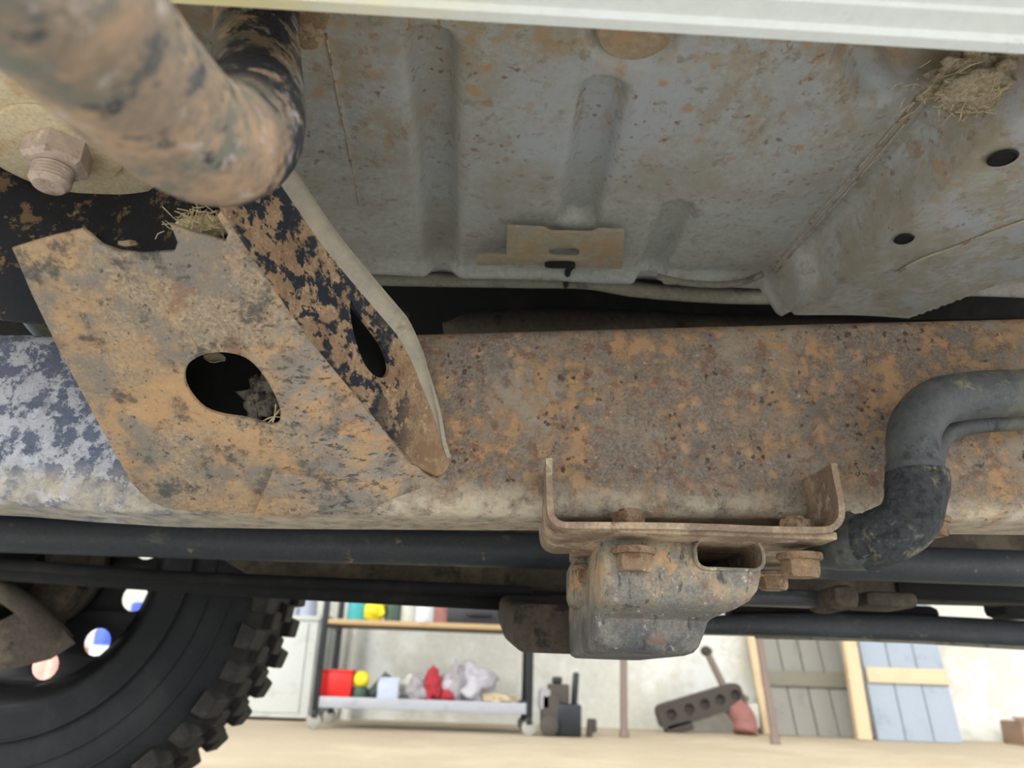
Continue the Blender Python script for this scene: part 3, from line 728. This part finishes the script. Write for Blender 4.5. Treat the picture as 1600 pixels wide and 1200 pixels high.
# heat shield / gearbox in the tunnel
gs = []
for u, v0, v1, w_ in ((690, 487, 500, .03), (720, 470, 560, .06), (800, 460, 590, .08), (950, 462, 600, .085), (1100, 472, 600, .085), (1250, 468, 600, .07), (1420, 476, 600, .06), (1700, 470, 600, .06)):
    t_, b_ = P(u, v0 + 12, y=.95), P(u, v1, y=.95)
    gs.append([(t_.x, .99 + math.cos(a) * w_, (t_.z + b_.z) / 2 + math.sin(a) * (t_.z - b_.z) / 2) for a in [k * math.pi / 12 for k in range(24)]])
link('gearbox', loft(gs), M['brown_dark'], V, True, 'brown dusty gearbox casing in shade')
# underbody blocks seen below the rail on the right
for nm, u0, u1, v0, v1, yy, dp, mt in (('transfer_case', 1300, 1350, 912, 952, 1.0, .10, 'brown_dark'), ('transfer_case', 1352, 1440, 922, 950, 1.02, .08, 'brown_dark'), ('exhaust_pipe', 1120, 1320, 915, 948, 1.05, .05, 'shaft'),
                                    ('heat_shield', 1462, 1800, 806, 862, 1.30, .03, 'beige'), ('body_mount_far', 1400, 1800, 900, 948, 1.15, .06, 'black'), ('body_mount_far', 1560, 1900, 905, 975, 1.2, .06, 'black'), ('body_mount_far', 1140, 1474, 935, 972, 1.36, .06, 'black'), ('skid_plate', 816, 960, 940, 998, 1.02, .05, 'brown_dark')):
    a_, b_ = P(u0, v0, y=yy), P(u1, v1, y=yy)
    link(nm, box(((a_.x + b_.x) / 2, yy + dp / 2, (a_.z + b_.z) / 2), (b_.x - a_.x, dp, a_.z - b_.z), .012), M[mt], V, 40)
# far step beam
bb = []
for u, v0, v1 in ((1090, 962, 990), (1180, 957, 992), (1300, 957, 998), (1450, 960, 1004), (1600, 968, 1011), (1900, 985, 1026)):
    t_, b_ = P(u, v0, y=1.33), P(u, v1, y=1.33)
    bb.append([(t_.x, 1.33 + a_, z) for a_, z in rrect(0, .06, b_.z, t_.z, .014)])
link('side_step', loft(bb), M['shaft'], V, 40, 'black step beam on the far side')
link('step_edge', tube([P(1180, 994, y=1.34), P(1400, 1000, y=1.34), P(1600, 1012, y=1.34), P(1900, 1028, y=1.34)], .004, 10), M['grey_line'], bpy.data.objects['side_step'], True)
# brake line at left
link('brake_line', tube(smoothpath([P(-40, 420, y=.60), P(5, 428, y=.60), P(12, 455, y=.60), P(40, 500, y=.60), P(72, 536, y=.60)], 6), .0032, 10), M['steel_blue'], V, True)
link('brake_line', tube(smoothpath([P(-20, 400, y=.62), P(22, 440, y=.62), P(30, 470, y=.62), P(85, 540, y=.62)], 6), .0045, 10), M['grey_line'], V, True)

# --- wheel on the far side
WC = Vector((P(38, 905, y=1.38).x, 1.5, .432)); WR = .432
wheel = bpy.data.objects.new('wheel', None); COL.objects.link(wheel); wheel.parent = V; wheel.location = WC - V.location
wheel['label'] = 'black wheel with chunky off-road tyre'
WM = Matrix.Rotation(math.radians(90), 4, 'X')        # local Z -> -Y (towards camera)
tprof = [(.232, .115), (.244, .128), (.252, .130), (.262, .127), (.30, .134), (.345, .138), (.378, .136), (.400, .126), (.412, .110), (.416, .06), (.417, 0), (.416, -.06), (.412, -.110), (.400, -.126), (.345, -.138), (.28, -.132), (.245, -.128), (.232, -.115)]
def wl(name, me_, mt, sm, lab=None):
    o = link(name, me_, mt, None, sm, lab); o.parent = wheel; return o
wl('tyre', lathe(tprof, 96, WM, True), M['tyre'], 50)
for rr2 in (.292, .335, .372):
    wl('sidewall_ring', lathe([(rr2 - .003, .132), (rr2 - .0015, .1395), (rr2 + .0015, .1395), (rr2 + .003, .132)], 96, WM, True), M['tyre'], 40)
rimp = [(.234, .122), (.243, .126), (.246, .118), (.234, .108), (.222, .10), (.214, .06), (.212, -.03), (.21, -.07), (.205, -.06), (.204, .0), (.206, .06), (.214, .10), (.226, .112)]
wl('rim_barrel', lathe(rimp, 80, WM, True), M['rim'], 50)
DYl = -.055
FPn = Plane((0, DYl, 0), (1, DYl, 0), (0, DYl, 1))
hol = [(213, 962), (165, 1021), (95, 1036)]
hc = [P(u, v, y=WC.y + DYl) - WC for u, v in hol]
hr = .178
base = math.atan2(hc[1].z, hc[1].x)
print('wheel holes', [(round(math.hypot(h_.x, h_.z), 3), round(math.degrees(math.atan2(h_.z, h_.x)))) for h_ in hc])
holes = []
for k in range(12):
    a = base + k * 2 * math.pi / 12
    ca, sa_ = math.cos(a), math.sin(a)
    holes.append([FPn.loc((ca * (hr + 0.024 * math.cos(t)) - sa_ * 0.024 * math.sin(t), DYl, sa_ * (hr + 0.024 * math.cos(t)) + ca * 0.024 * math.sin(t))) for t in [j * math.pi / 8 for j in range(16)]])
outc = [FPn.loc((0.211 * math.cos(t), DYl, 0.211 * math.sin(t))) for t in [j * math.pi / 40 for j in range(80)]]
wl('wheel_disc', plate(FPn, outc, holes, .006, .001), M['rim'], 40)
# hub and brake
wl('hub', lathe([(.0, .14), (.05, .14), (.055, .13), (.09, .10), (.10, .06)], 40, WM), M['brown_dark'], 40)
wl('brake_disc', lathe([(.0, .095), (.118, .095), (.12, .092), (.12, .076), (.118, .073), (.0, .073)], 48, WM), M['brown_dark'], 40)
wl('brake_caliper', box((.04, -.10, -.055), (.10, .06, .09), .012, rot(0, 35, 0)), M['brown_dark'], 40)
wl('knuckle', blob((-.03, -.16, -.02), (.07, .07, .10), 3, .3, 1.7, 2), M['black'], 40)
# tread blocks
def lugmesh(w_, l_, hgt, z0, z1):
    b_ = bmesh.new(); pts_ = []
    for r, ww in ((.404, w_ * 1.1), (WR, w_ * .85)):
        for x, zz in ((-ww / 2, z0), (ww / 2, z0 - .006), (ww / 2, z1 - .004), (-ww / 2, z1)):
            pts_.append(b_.verts.new((x, -zz * (1.0 if r < .41 else .97), r)))
    for f in ((0, 1, 2, 3), (4, 5, 6, 7), (0, 1, 5, 4), (1, 2, 6, 5), (2, 3, 7, 6), (3, 0, 4, 7)): b_.faces.new([pts_[i] for i in f])
    bmesh.ops.bevel(b_, geom=b_.edges[:], offset=.0025, segments=1, affect='EDGES')
    return from_bm(b_)
sh1 = lugmesh(.040, 0, 0, .138, .075); sh2 = lugmesh(.034, 0, 0, .126, .070); ce = lugmesh(.036, 0, 0, .060, .012); ce2 = lugmesh(.036, 0, 0, -.012, -.060); so = lugmesh(.038, 0, 0, -.075, -.132)
side = lugmesh(.030, 0, 0, .140, .128)
side.transform(Matrix.Translation((0, .0, -.012)))
NL = 44
for k in range(NL):
    for me_, ph in ((sh1 if k % 2 else sh2, 0), (ce, .4), (ce2, .1), (so, .5)):
        a = 2 * math.pi * (k + ph) / NL
        o = wl('tread_block', me_, M['lug'], None)
        o.rotation_euler = (0, a, 0)
# axle beam
link('axle_tube', tube([WC + Vector((.0, -.06, -.01)), WC + Vector((.0, -.55, -.0)), WC + Vector((0, -.95, .04))], .04, 20), M['black'], V, True)
link('steering_arm', tube(smoothpath([P(-60, 960, y=1.30), P(0, 925, y=1.28), P(60, 965, y=1.29), P(100, 1005, y=1.32)], 6), .017, 14), M['brown_dark'], V, True)
link('knuckle_cover', loft([[P(u, v, y=1.3 + d_) for u, v in ((-30, 985), (30, 955), (90, 975), (118, 1005), (80, 1030), (20, 1045), (-30, 1048))] for d_ in (0, .06)]), M['brown_dark'], V, 30)

# ------------------------------------------------------------------ debris
q = pz(1520, 128)
mud_me = blob((0, 0, 0), (.046, .026, .013), 5, .5, 1.8, 4)
mud_me.transform(Matrix.Translation(pz(1545, 124) + Vector((.004, 0, -.004))))
mud = tag(link('mud_clump', mud_me, M['mud'], None, True), 'dried mud and straw clump stuck under the white sill', 'mud')
def fibers(c, s, n_, ln, r=.0004, seed=1):
    rd = random.Random(seed); ms = []
    for _ in range(n_):
        p = Vector(c) + Vector([rd.gauss(0, s[i]) for i in range(3)])
        d = Vector([rd.gauss(0, 1), rd.gauss(0, 1), rd.gauss(0, .6)]).normalized() * ln * rd.uniform(.5, 1.3)
        k = Vector([rd.gauss(0, .25) for _ in range(3)]) * ln
        ms.append(tube([p - d / 2, p + k * .3, p + d / 2], r, 4))
    return join(ms)
fo_ = link('straw_fibres', fibers(pz(1545, 130) + Vector((0, 0, -.010)), (.022, .012, .006), 300, .009, .00025, 5), M['straw'], mud); fo_['kind'] = 'stuff'
tag(link('straw_wisp', join([tube(smoothpath([P(411, 668, y=.497), P(425, 655, y=.494), P(437, 640, y=.492)], 4), .0006, 6), tube(smoothpath([P(418, 672, y=.496), P(428, 655, y=.494), P(431, 632, y=.493)], 4), .0006, 6), tube(smoothpath([P(405, 661, y=.497), P(424, 652, y=.495), P(440, 652, y=.493)], 4), .0005, 6)]), M['straw']), 'few straw stems poking out of the oval hole', 'straw')
tag(link('straw_tuft', join([fibers(P(312, 348, y=.402), (.009, .004, .004), 90, .013, .0003, 9), blob(P(322, 352, y=.408), (.016, .008, .006), 3, .5, 2, 6)]), M['straw']), 'tuft of straw wedged beside the notched plate edge', 'straw')
tag(link('fluff_wad', blob(P(412, 622, y=.512), (.014, .008, .016), 4, .6, 2.5, 8), M['fluff'], None, True), 'grey fluffy wad inside the oval hole', 'debris')
def leafm(c, ax, s, curl=.3):
    rows = []
    for i in range(7):
        t = i / 6 - .5; w_ = math.cos(t * math.pi * .9) * .5
        rows.append([Vector((t * s * 1.6, k * w_ * s, (k * k * curl + math.sin(t * 5) * .12) * s)) for k in (-1, -.5, 0, .5, 1)])
    me_ = solidify(gridmesh(rows), .0006); me_.transform(axmat(c, ax)); return me_
tag(link('dead_leaf', leafm(P(335, 562, y=.503), (.4, -1, .3), .009), M['leaf'], None, True), 'pale curled leaf at the top of the oval hole', 'leaf')
tag(link('dead_leaf', leafm(P(200, 384, y=.418), (.4, -1, .6), .007), M['leaf'], None, True), 'pale leaf scrap inside the notched dark cup', 'leaf')

# ------------------------------------------------------------------ background things
def gp(u, v): return P(u, v, z=0)
# utility cart
ca, cb = gp(489, 1139), gp(826, 1150)
cx = (cb - ca).normalized(); cyv = Vector((-cx.y, cx.x, 0)); W = (cb - ca).length; DEP = .42
cart = thing('utility_cart', (ca + cb) / 2 + cyv * DEP / 2, 'black steel utility cart on casters with cluttered shelves', 'cart')
def cl(s, t, z): return ca + cx * s + cyv * t + Vector((0, 0, z))
CR = Matrix((cx, cyv, Vector((0, 0, 1)))).transposed()
zs = P(560, 1090, y=4.02).z; zu = P(620, 968, y=4.02).z
for s, t in ((0, 0), (W, 0), (0, DEP), (W, DEP)):
    link('post', box(cl(s, t, .08 + .42), (.03, .03, .84), .003, CR), M['black_steel'], cart, 40)
    for k in (-1, 1):
        pass
    cw = link('caster', lathe([(.0, -.014), (.028, -.014), (.034, -.01), (.034, .01), (.028, .014), (0, .014)], 20, axmat(cl(s, t, .034), cyv)), M['caster'], cart, 40)
    link('caster_fork', box(cl(s, t, .065), (.03, .045, .03), .004, CR), M['black_steel'], cw, 40)
for z, mt in ((zs, 'silver'), (zu, 'leg_tan'), (.90, 'black_steel')):
    link('shelf', box(cl(W / 2, DEP / 2, z - .02), (W, DEP, .012), .003, CR), M[mt], cart, 40)
    for t in (0, DEP):
        link('shelf_rail', box(cl(W / 2, t, z - .022), (W, .022, .05 if mt != 'leg_tan' else .024), .004, CR), M[mt] if t == 0 else M['black_steel'], cart, 40)
    for s in (0, W):
        link('shelf_rail', box(cl(s, DEP / 2, z - .022), (.022, DEP, .05), .004, CR), M['black_steel'], cart, 40)
z0 = zs - .013; z1 = zu - .013
def su(u): return (P(u, 1090, y=4.02).x - ca.x) / cx.x
# lower shelf
t_ = thing('red_box', cl(su(525), .10, z0), 'red box at the left end of the lower cart shelf', 'box')
link('box_body', box(cl(su(525), .10, z0 + .062), (.145, .12, .124), .008, CR), M['red'], t_, 40)
link('box_lid', box(cl(su(525), .10, z0 + .130), (.15, .125, .014), .004, CR), M['red'], t_, 40)
t_ = thing('yellow_can', cl(su(561), .09, z0), 'dark can with round yellow cap beside the red box', 'can')
link('can_body', lathe([(0, 0), (.038, 0), (.04, .004), (.04, .05), (.034, .06), (0, .06)], 24, axmat(cl(su(561), .09, z0))), M['dkgreen'], t_, 40)
link('cap', blob(cl(su(561), .085, z0 + .095), (.042, .04, .04), 3, .04, 2, 1), M['yellow'], t_, True)
t_ = thing('green_tool', cl(su(587), .10, z0), 'dark green power tool leaning on the lower cart shelf', 'tool')
link('tool_body', tube([cl(su(579), .12, z0 + .03), cl(su(602), .14, z0 + .12)], [.026, .03, .024], 16), M['dkgreen'], t_, 40)
link('tool_foot', box(cl(su(583), .13, z0 + .022), (.07, .08, .044), .01, CR), M['black_steel'], t_, 40)
t_ = thing('white_carton', cl(su(607), .03, z0), 'small pale carton standing at the lower shelf front', 'carton')
link('carton_body', box(cl(su(607), .03, z0 + .045), (.10, .05, .09), .003, CR), M['paper'], t_, 40)
link('carton_flap', box(cl(su(607), .052, z0 + .095), (.10, .003, .03), .001, CR @ rot(-20)), M['paper'], t_, 40)
def clutter(nm, u, t, s, mt, lab, cat, seed, amp=.35):
    return tag(link(nm, blob(cl(su(u), t, z0 + s[2] * .8), s, 4, amp, 1.8, seed), M[mt], None, True), lab, cat)
clutter('rag', 640, .14, (.06, .05, .07), 'jarwhite', 'cream crumpled cloth behind the pale carton', 'rag', 2)
clutter('rag', 652, .08, (.055, .05, .07), 'rag_grey', 'grey crumpled rag left of the red rag', 'rag', 3)
clutter('rag', 676, .07, (.045, .05, .085), 'rag_red', 'dark red crumpled rag on the lower shelf', 'rag', 4)
clutter('rag', 702, .08, (.05, .05, .05), 'rag_red', 'small red rag tucked under the large white rag', 'rag', 5)
clutter('rag', 728, .15, (.14, .12, .105), 'rag_white', 'large white and grey rag heap on the lower shelf', 'rag', 6, .4)
clutter('rag', 712, .07, (.04, .04, .10), 'rag_grey', 'grey rag draped over front of the white heap', 'rag', 7, .4)
clutter('rag', 780, .10, (.09, .06, .03), 'mud', 'flat brown cloth at the right end of the lower shelf', 'rag', 8, .4)
# upper shelf
def shelfitem(nm, u, t, parts, lab, cat):
    o = thing(nm, cl(su(u), t, z1), lab, cat)
    for pn, me_, mt in parts: me_.transform(Matrix.Translation(cl(su(u), t, z1))); link(pn, me_, M[mt], o, 40)
def bottle(r, h, cap=.3): return [('bottle_body', lathe([(0, 0), (r, 0), (r * 1.03, .01), (r, h * .7), (r * .5, h * .85), (r * .4, h * .9), (0, h * .9)], 24), None), ('cap', lathe([(0, h * .88), (r * .5, h * .88), (r * .5, h), (0, h)], 20), None)]
b1 = bottle(.05, .26); shelfitem('teal_bottle', 545, .08, [(b1[0][0], b1[0][1], 'teal'), (b1[1][0], b1[1][1], 'teal')], 'teal bottle at the left end of the upper cart shelf', 'bottle')
shelfitem('yellow_glove', 572, .07, [('glove_body', blob((0, 0, .06), (.055, .05, .065), 3, .3, 2, 5), 'yellow'), ('glove_cuff', lathe([(.03, .1), (.036, .11), (.034, .16), (.03, .16)], 18), 'yellow')], 'bright yellow crumpled glove on the upper cart shelf', 'glove')
b1 = bottle(.045, .2); shelfitem('green_bottle', 603, .09, [(b1[0][0], b1[0][1], 'dkgreen'), (b1[1][0], b1[1][1], 'black_steel')], 'dark green bottle beside the yellow glove', 'bottle')
b1 = bottle(.042, .18); shelfitem('white_jar', 629, .08, [(b1[0][0], b1[0][1], 'jarwhite'), (b1[1][0], b1[1][1], 'jarwhite')], 'off-white jar next to the dark green bottle', 'jar')
b1 = bottle(.05, .16); shelfitem('white_jar', 655, .07, [(b1[0][0], b1[0][1], 'bottlewhite'), (b1[1][0], b1[1][1], 'paper')], 'bright white jar in the middle of the upper shelf', 'jar')
b1 = bottle(.045, .15); shelfitem('pink_jar', 681, .08, [(b1[0][0], b1[0][1], 'ironpink'), (b1[1][0], b1[1][1], 'paper')], 'brownish pink jar left of the dark case', 'jar')
shelfitem('tool_case', 745, .14, [('case_body', box((0, 0, .05), (.34, .20, .10), .01), 'case'), ('case_handle', tube(smoothpath([(-.05, -.1, .05), (-.05, -.125, .05), (.05, -.125, .05), (.05, -.1, .05)], 4), .008, 8), 'black_steel')], 'dark tool case on the upper cart shelf', 'case')
# white pipe standing behind the cart post
for u, r, lab in ((513, .022, 'white plastic pipe standing against the wall behind the cart'), (532, .024, 'cream plastic pipe standing against the wall inside the cart frame')):
    q = P(u, 1100, y=4.55); pt = thing('plastic_pipe', (q.x, 4.78, 0), lab, 'pipe')
    link('pipe', tube([(q.x, 4.72, 0.0), (q.x + .03, 4.82, 1.6)], r, 16), M['pipe_white'], pt, True)
    link('pipe_socket', tube([(q.x, 4.72, 0.0), (q.x + .002, 4.726, .10)], r * 1.25, 16), M['pipe_white'], pt, 40)
# low white cabinet at the left with items
xa, xb = P(60, 960, y=4.45).x, P(499, 960, y=4.45).x; zt = P(470, 962, y=4.45).z
ch = thing('low_cabinet', ((xa + xb) / 2, 4.62, 0), 'low white cabinet against the wall between tyre and cart', 'cabinet')
link('cabinet_body', box(((xa + xb) / 2, 4.63, zt / 2), (xb - xa, .36, zt - .03), .006), M['chest'], ch, 40)
link('cabinet_top', box(((xa + xb) / 2, 4.63, zt - .012), (xb - xa + .02, .39, .024), .004), M['chest'], ch, 40)
link('door', box((xb - .3, 4.447, zt / 2), (.5, .012, zt - .08), .003), M['chest'], ch, 40)
for u, lab, c1, c2, h in ((455, 'white plastic jug with pale blue cap on the low cabinet', 'bottlewhite', 'steel_blue', .2), (482, 'bluish white container on the low cabinet beside the cart', 'paper', 'bottlewhite', .16)):
    q = P(u, 950, y=4.55); t_ = thing('plastic_jug', (q.x, 4.55, zt), lab, 'jug')
    b1 = bottle(.048, h)
    for (pn, me_, _), mt in zip(b1, (c1, c2)): me_.transform(Matrix.Translation((q.x, 4.55, zt))); link(pn, me_, M[mt], t_, 40)
# bottles on the floor seen through the wheel
q = P(222, 965, y=4.1)
t_ = thing('tall_bottle', (q.x, 4.1, 0), 'tall white and blue bottle seen through the uppermost lit wheel opening', 'bottle')
link('bottle_body', lathe([(0, 0), (.10, 0), (.105, .01), (.105, .44), (.07, .48), (.045, .49), (0, .49)], 28, Matrix.Translation((q.x, 4.1, 0))), M['paper'], t_, 40)
link('bottle_label', lathe([(.1055, .40), (.107, .401), (.107, .445), (.1055, .446)], 28, Matrix.Translation((q.x, 4.1, 0)), True), M['blue'], t_, 40)
link('cap', lathe([(0, .485), (.06, .485), (.06, .54), (.05, .55), (0, .55)], 24, Matrix.Translation((q.x, 4.1, 0))), M['blue'], t_, 40)
q = P(162, 1030, y=3.3)
t_ = thing('white_bottle', (q.x, 3.3, 0), 'white bottle with blue cap seen through the wheel openings', 'bottle')
link('bottle_body', lathe([(0, 0), (.075, 0), (.08, .01), (.08, .26), (.066, .315), (.045, .33), (0, .33)], 28, Matrix.Translation((q.x, 3.3, 0))), M['bottlewhite'], t_, 40)
link('cap', lathe([(0, .325), (.05, .325), (.052, .375), (.045, .39), (0, .39)], 24, Matrix.Translation((q.x, 3.3, 0))), M['blue'], t_, 40)
q = P(92, 1040, y=3.0)
t_ = thing('pink_canister', (q.x, 3.0, 0), 'pink ribbed canister seen through the lowest wheel opening', 'canister')
ribs = [(0, 0), (.08, 0)]
bm = bmesh.new()
ring0 = [(q.x + (.085 + .008 * abs(math.sin(6 * a))) * math.cos(a), 3.0 + (.085 + .008 * abs(math.sin(6 * a))) * math.sin(a)) for a in [k * 2 * math.pi / 72 for k in range(72)]]
bm.free()
link('canister_body', loft([[(x, y, z) for x, y in ring0] for z in (0, .28)]), M['pink'], t_, 50)
link('lid', lathe([(0, .28), (.088, .28), (.088, .31), (.07, .32), (0, .32)], 28, Matrix.Translation((q.x, 3.0, 0))), M['pink'], t_, 40)

# dark motor / trolley jack beside the cart
q = gp(880, 1152); S = q.y / 1200 * 1.02
jk = thing('small_engine', q, 'dark greasy small engine standing on the floor right of the cart', 'engine')
def jb(nm, du, dz, w_, h_, d_, mt, dy=.0, r=0, bev=.01): return link(nm, box(q + Vector((du * S, .08 + dy, dz * S)), (w_ * S, d_, h_ * S), bev, rot(0, r, 0)), M[mt], jk, 40)
jb('engine_block', 8, 22, 36, 42, .14, 'black_steel'); jb('crankcase', -18, 30, 26, 50, .14, 'castiron'); jb('cylinder', -6, 56, 30, 26, .12, 'castiron')
jb('air_filter', -8, 74, 14, 10, .08, 'black_steel'); jb('handle', 18, 58, 9, 56, .05, 'black_steel', r=4); jb('fan_cover', -26, 48, 16, 28, .10, 'rag_grey', dy=-.02)
link('flywheel', lathe([(0, -.02), (.03, -.02), (.045, -.01), (.045, .01), (.03, .02), (0, .02)], 24, axmat(q + Vector((-20 * S, .0, 14 * S)), (0, 1, 0))), M['castiron'], jk, 40)
link('fuel_tap', tube([q + Vector((38 * S, .06, .0)), q + Vector((40 * S, .06, 24 * S))], .016, 10), M['castiron'], jk, 40)
link('side_bracket', box(q + Vector((44 * S, .08, 15 * S)), (10 * S, .05, 18 * S), .006), M['castiron'], jk, 40)
# thin rod
for (u, v, ut, vt, lab, y2) in ((975, 1152, 974, 1000, 'slim brown steel post standing right of the small engine', None), (1212, 1163, 1180, 960, 'leaning brown post in front of the grey door', None)):
    q = gp(u, v); tp_ = P(ut, vt, y=q.y + .05); d = (tp_ - q) * 1.6
    pt = thing('steel_post', q, lab, 'post')
    link('post_shaft', tube([q + Vector((0, 0, .002)), q + d], .018, 14), M['rod'], pt, 40)
    link('post_foot', tube([q + Vector((0, 0, .0)), q + d * .04], .024, 14), M['rod'], pt, 40)
# cylinder head leaning
q = gp(1110, 1148); S = q.y / 1200 * 1.0
hd = thing('cylinder_head', q, 'dark cast iron manifold with round ports tilted on the floor', 'engine part')
HR = rot(0, -17, 0)
hm = loft([[(x * S, y, z * S) for x, z in [(a_[0], a_[1]) for a_ in rrect(-68, 62, -17, 17, 10)]] for y in (-.05, .06)])
cutl = [lathe([(.0, 0), (7.5 * S, 0), (7.5 * S, .1), (0, .1)], 20, axmat((dx * S, -.02, 1 * S), (0, -1, 0))) for dx in (-50, -22, 2, 26, 50)]
for c_ in cutl:
    try: hm = boolean(hm, c_)
    except Exception as ex: print('bool', ex)
hm.transform(HR.to_4x4()); hm.transform(Matrix.Translation(q + Vector((-4 * S, .1, 38 * S))))
link('manifold_body', hm, M['castiron'], hd, 40)
link('downpipe', tube(smoothpath([q + Vector((44 * S, .1, 40 * S)), q + Vector((56 * S, .08, 20 * S)), q + Vector((54 * S, .06, 3 * S))], 5), 17 * S, 18), M['ironpink'], hd, True)
link('flange_block', box(q + Vector((66 * S, .12, 26 * S)), (26 * S, .08, 34 * S), .01), M['jarwhite'], hd, 40)
link('lever', tube([q + Vector((34 * S, .12, 60 * S)), q + Vector((12 * S, .14, 110 * S))], .02, 12), M['rod'], hd, 40)
link('lever_knob', blob(q + Vector((10 * S, .14, 114 * S)), (.036, .03, .03), 2, .1, 2, 1), M['castiron'], hd, True)
link('foot', box(q + Vector((-40 * S, .1, 8 * S)), (40 * S, .1, 15 * S), .01, rot(0, -14, 0)), M['castiron'], hd, 40)
link('brace', tube([q + Vector((30 * S, .15, 62 * S)), q + Vector((68 * S, .15, 46 * S))], .025, 12), M['rod'], hd, 40)

# wooden strip + grey door + wooden post + blue planked shutter leaning on the wall
def lean(u0, v0, u1, v1, yb, yt=4.80):
    a_, b_ = P(u0, v0, y=yb), P(u1, v1, y=yt); a_.z = 0; return a_, b_
def board(nm, a_, b_, w_, t__, mt, ext=1.6, lab=None, cat=None, parent=None):
    d = (b_ - a_) * ext; ln = d.length; zx = d.normalized(); xx = Vector((1, 0, 0)); xx = (xx - zx * xx.dot(zx)).normalized(); yy = zx.cross(xx)
    R_ = Matrix((xx, yy, zx)).transposed()
    o = link(nm, box(a_ + d / 2, (w_, t__, ln), .004, R_), M[mt], parent, 40)
    if lab: tag(o, lab, cat)
    return o
a_, b_ = lean(1197, 1120, 1174, 1000, 4.74, 4.79); board('wood_strip', a_, b_, .045, .03, 'wood', 1.9, 'narrow pale wooden strip at the left edge of the grey door', 'board')
DY = 4.60
def panelset(nm, lab, cat, u0, u1, vb, ut0, vt, n_, mt, battens, yb, yt, bt, ext=1.5):
    A, B = P(u0, vb, y=yb), P(u1, vb, y=yb); T_ = P(ut0, vt, y=yt); A.z = B.z = 0
    wv = (B - A); wv.z = 0; up = (T_ - A); up = up * ext; ln = up.length; up.normalize()
    xx = wv.normalized(); nn = xx.cross(up).normalized(); W_ = wv.length
    R_ = Matrix((xx, nn * 1, up)); R_ = R_.transposed()
    o = thing(nm, (A + B) / 2, lab, cat)
    pw = W_ / n_
    for k in range(n_):
        c_ = A + xx * (pw * (k + .5)) + up * (ln / 2) + nn * random.uniform(-.002, .002)
        lay = Matrix((xx, nn, up)).transposed()
        link('plank', box(c_, (pw - .006, .022, ln), .003, lay), M[mt], o, 40)
    for s in battens:
        link('batten', box(A + xx * W_ / 2 + up * s + nn * .024, (W_ * .98, .022, .085), .004, Matrix((xx, nn, up)).transposed()), M[bt], o, 40)
    return o
panelset('grey_door', 'weathered grey plank door leaning between two wooden strips', 'door', 1212, 1345, 1152, 1182, 1000, 4, 'door_grey', (.30,), 4.70, 4.79, 'door_rail')
a_, b_ = lean(1350, 1156, 1326, 1004, 4.52, 4.60); board('wood_post', a_, b_, .075, .05, 'wood', 1.8, 'thick pale wooden post between grey door and blue shutter', 'board')
panelset('blue_shutter', 'pale blue-grey planked shutter with a tan batten leaning on the wall', 'shutter', 1371, 1504, 1160, 1340, 1006, 3, 'plank', (.335, .95), 4.56, 4.65, 'batten')
q = P(1612, 1140, y=4.6)
t_ = thing('brown_carton', (q.x, 4.62, 0), 'brown carton on the floor at the far right edge', 'carton')
link('carton_body', box((q.x, 4.62, .06), (.2, .2, .12), .006), M['brownbox'], t_, 40)
link('carton_flap', box((q.x, 4.56, .125), (.2, .09, .006), .001, rot(18)), M['brownbox'], t_, 40)
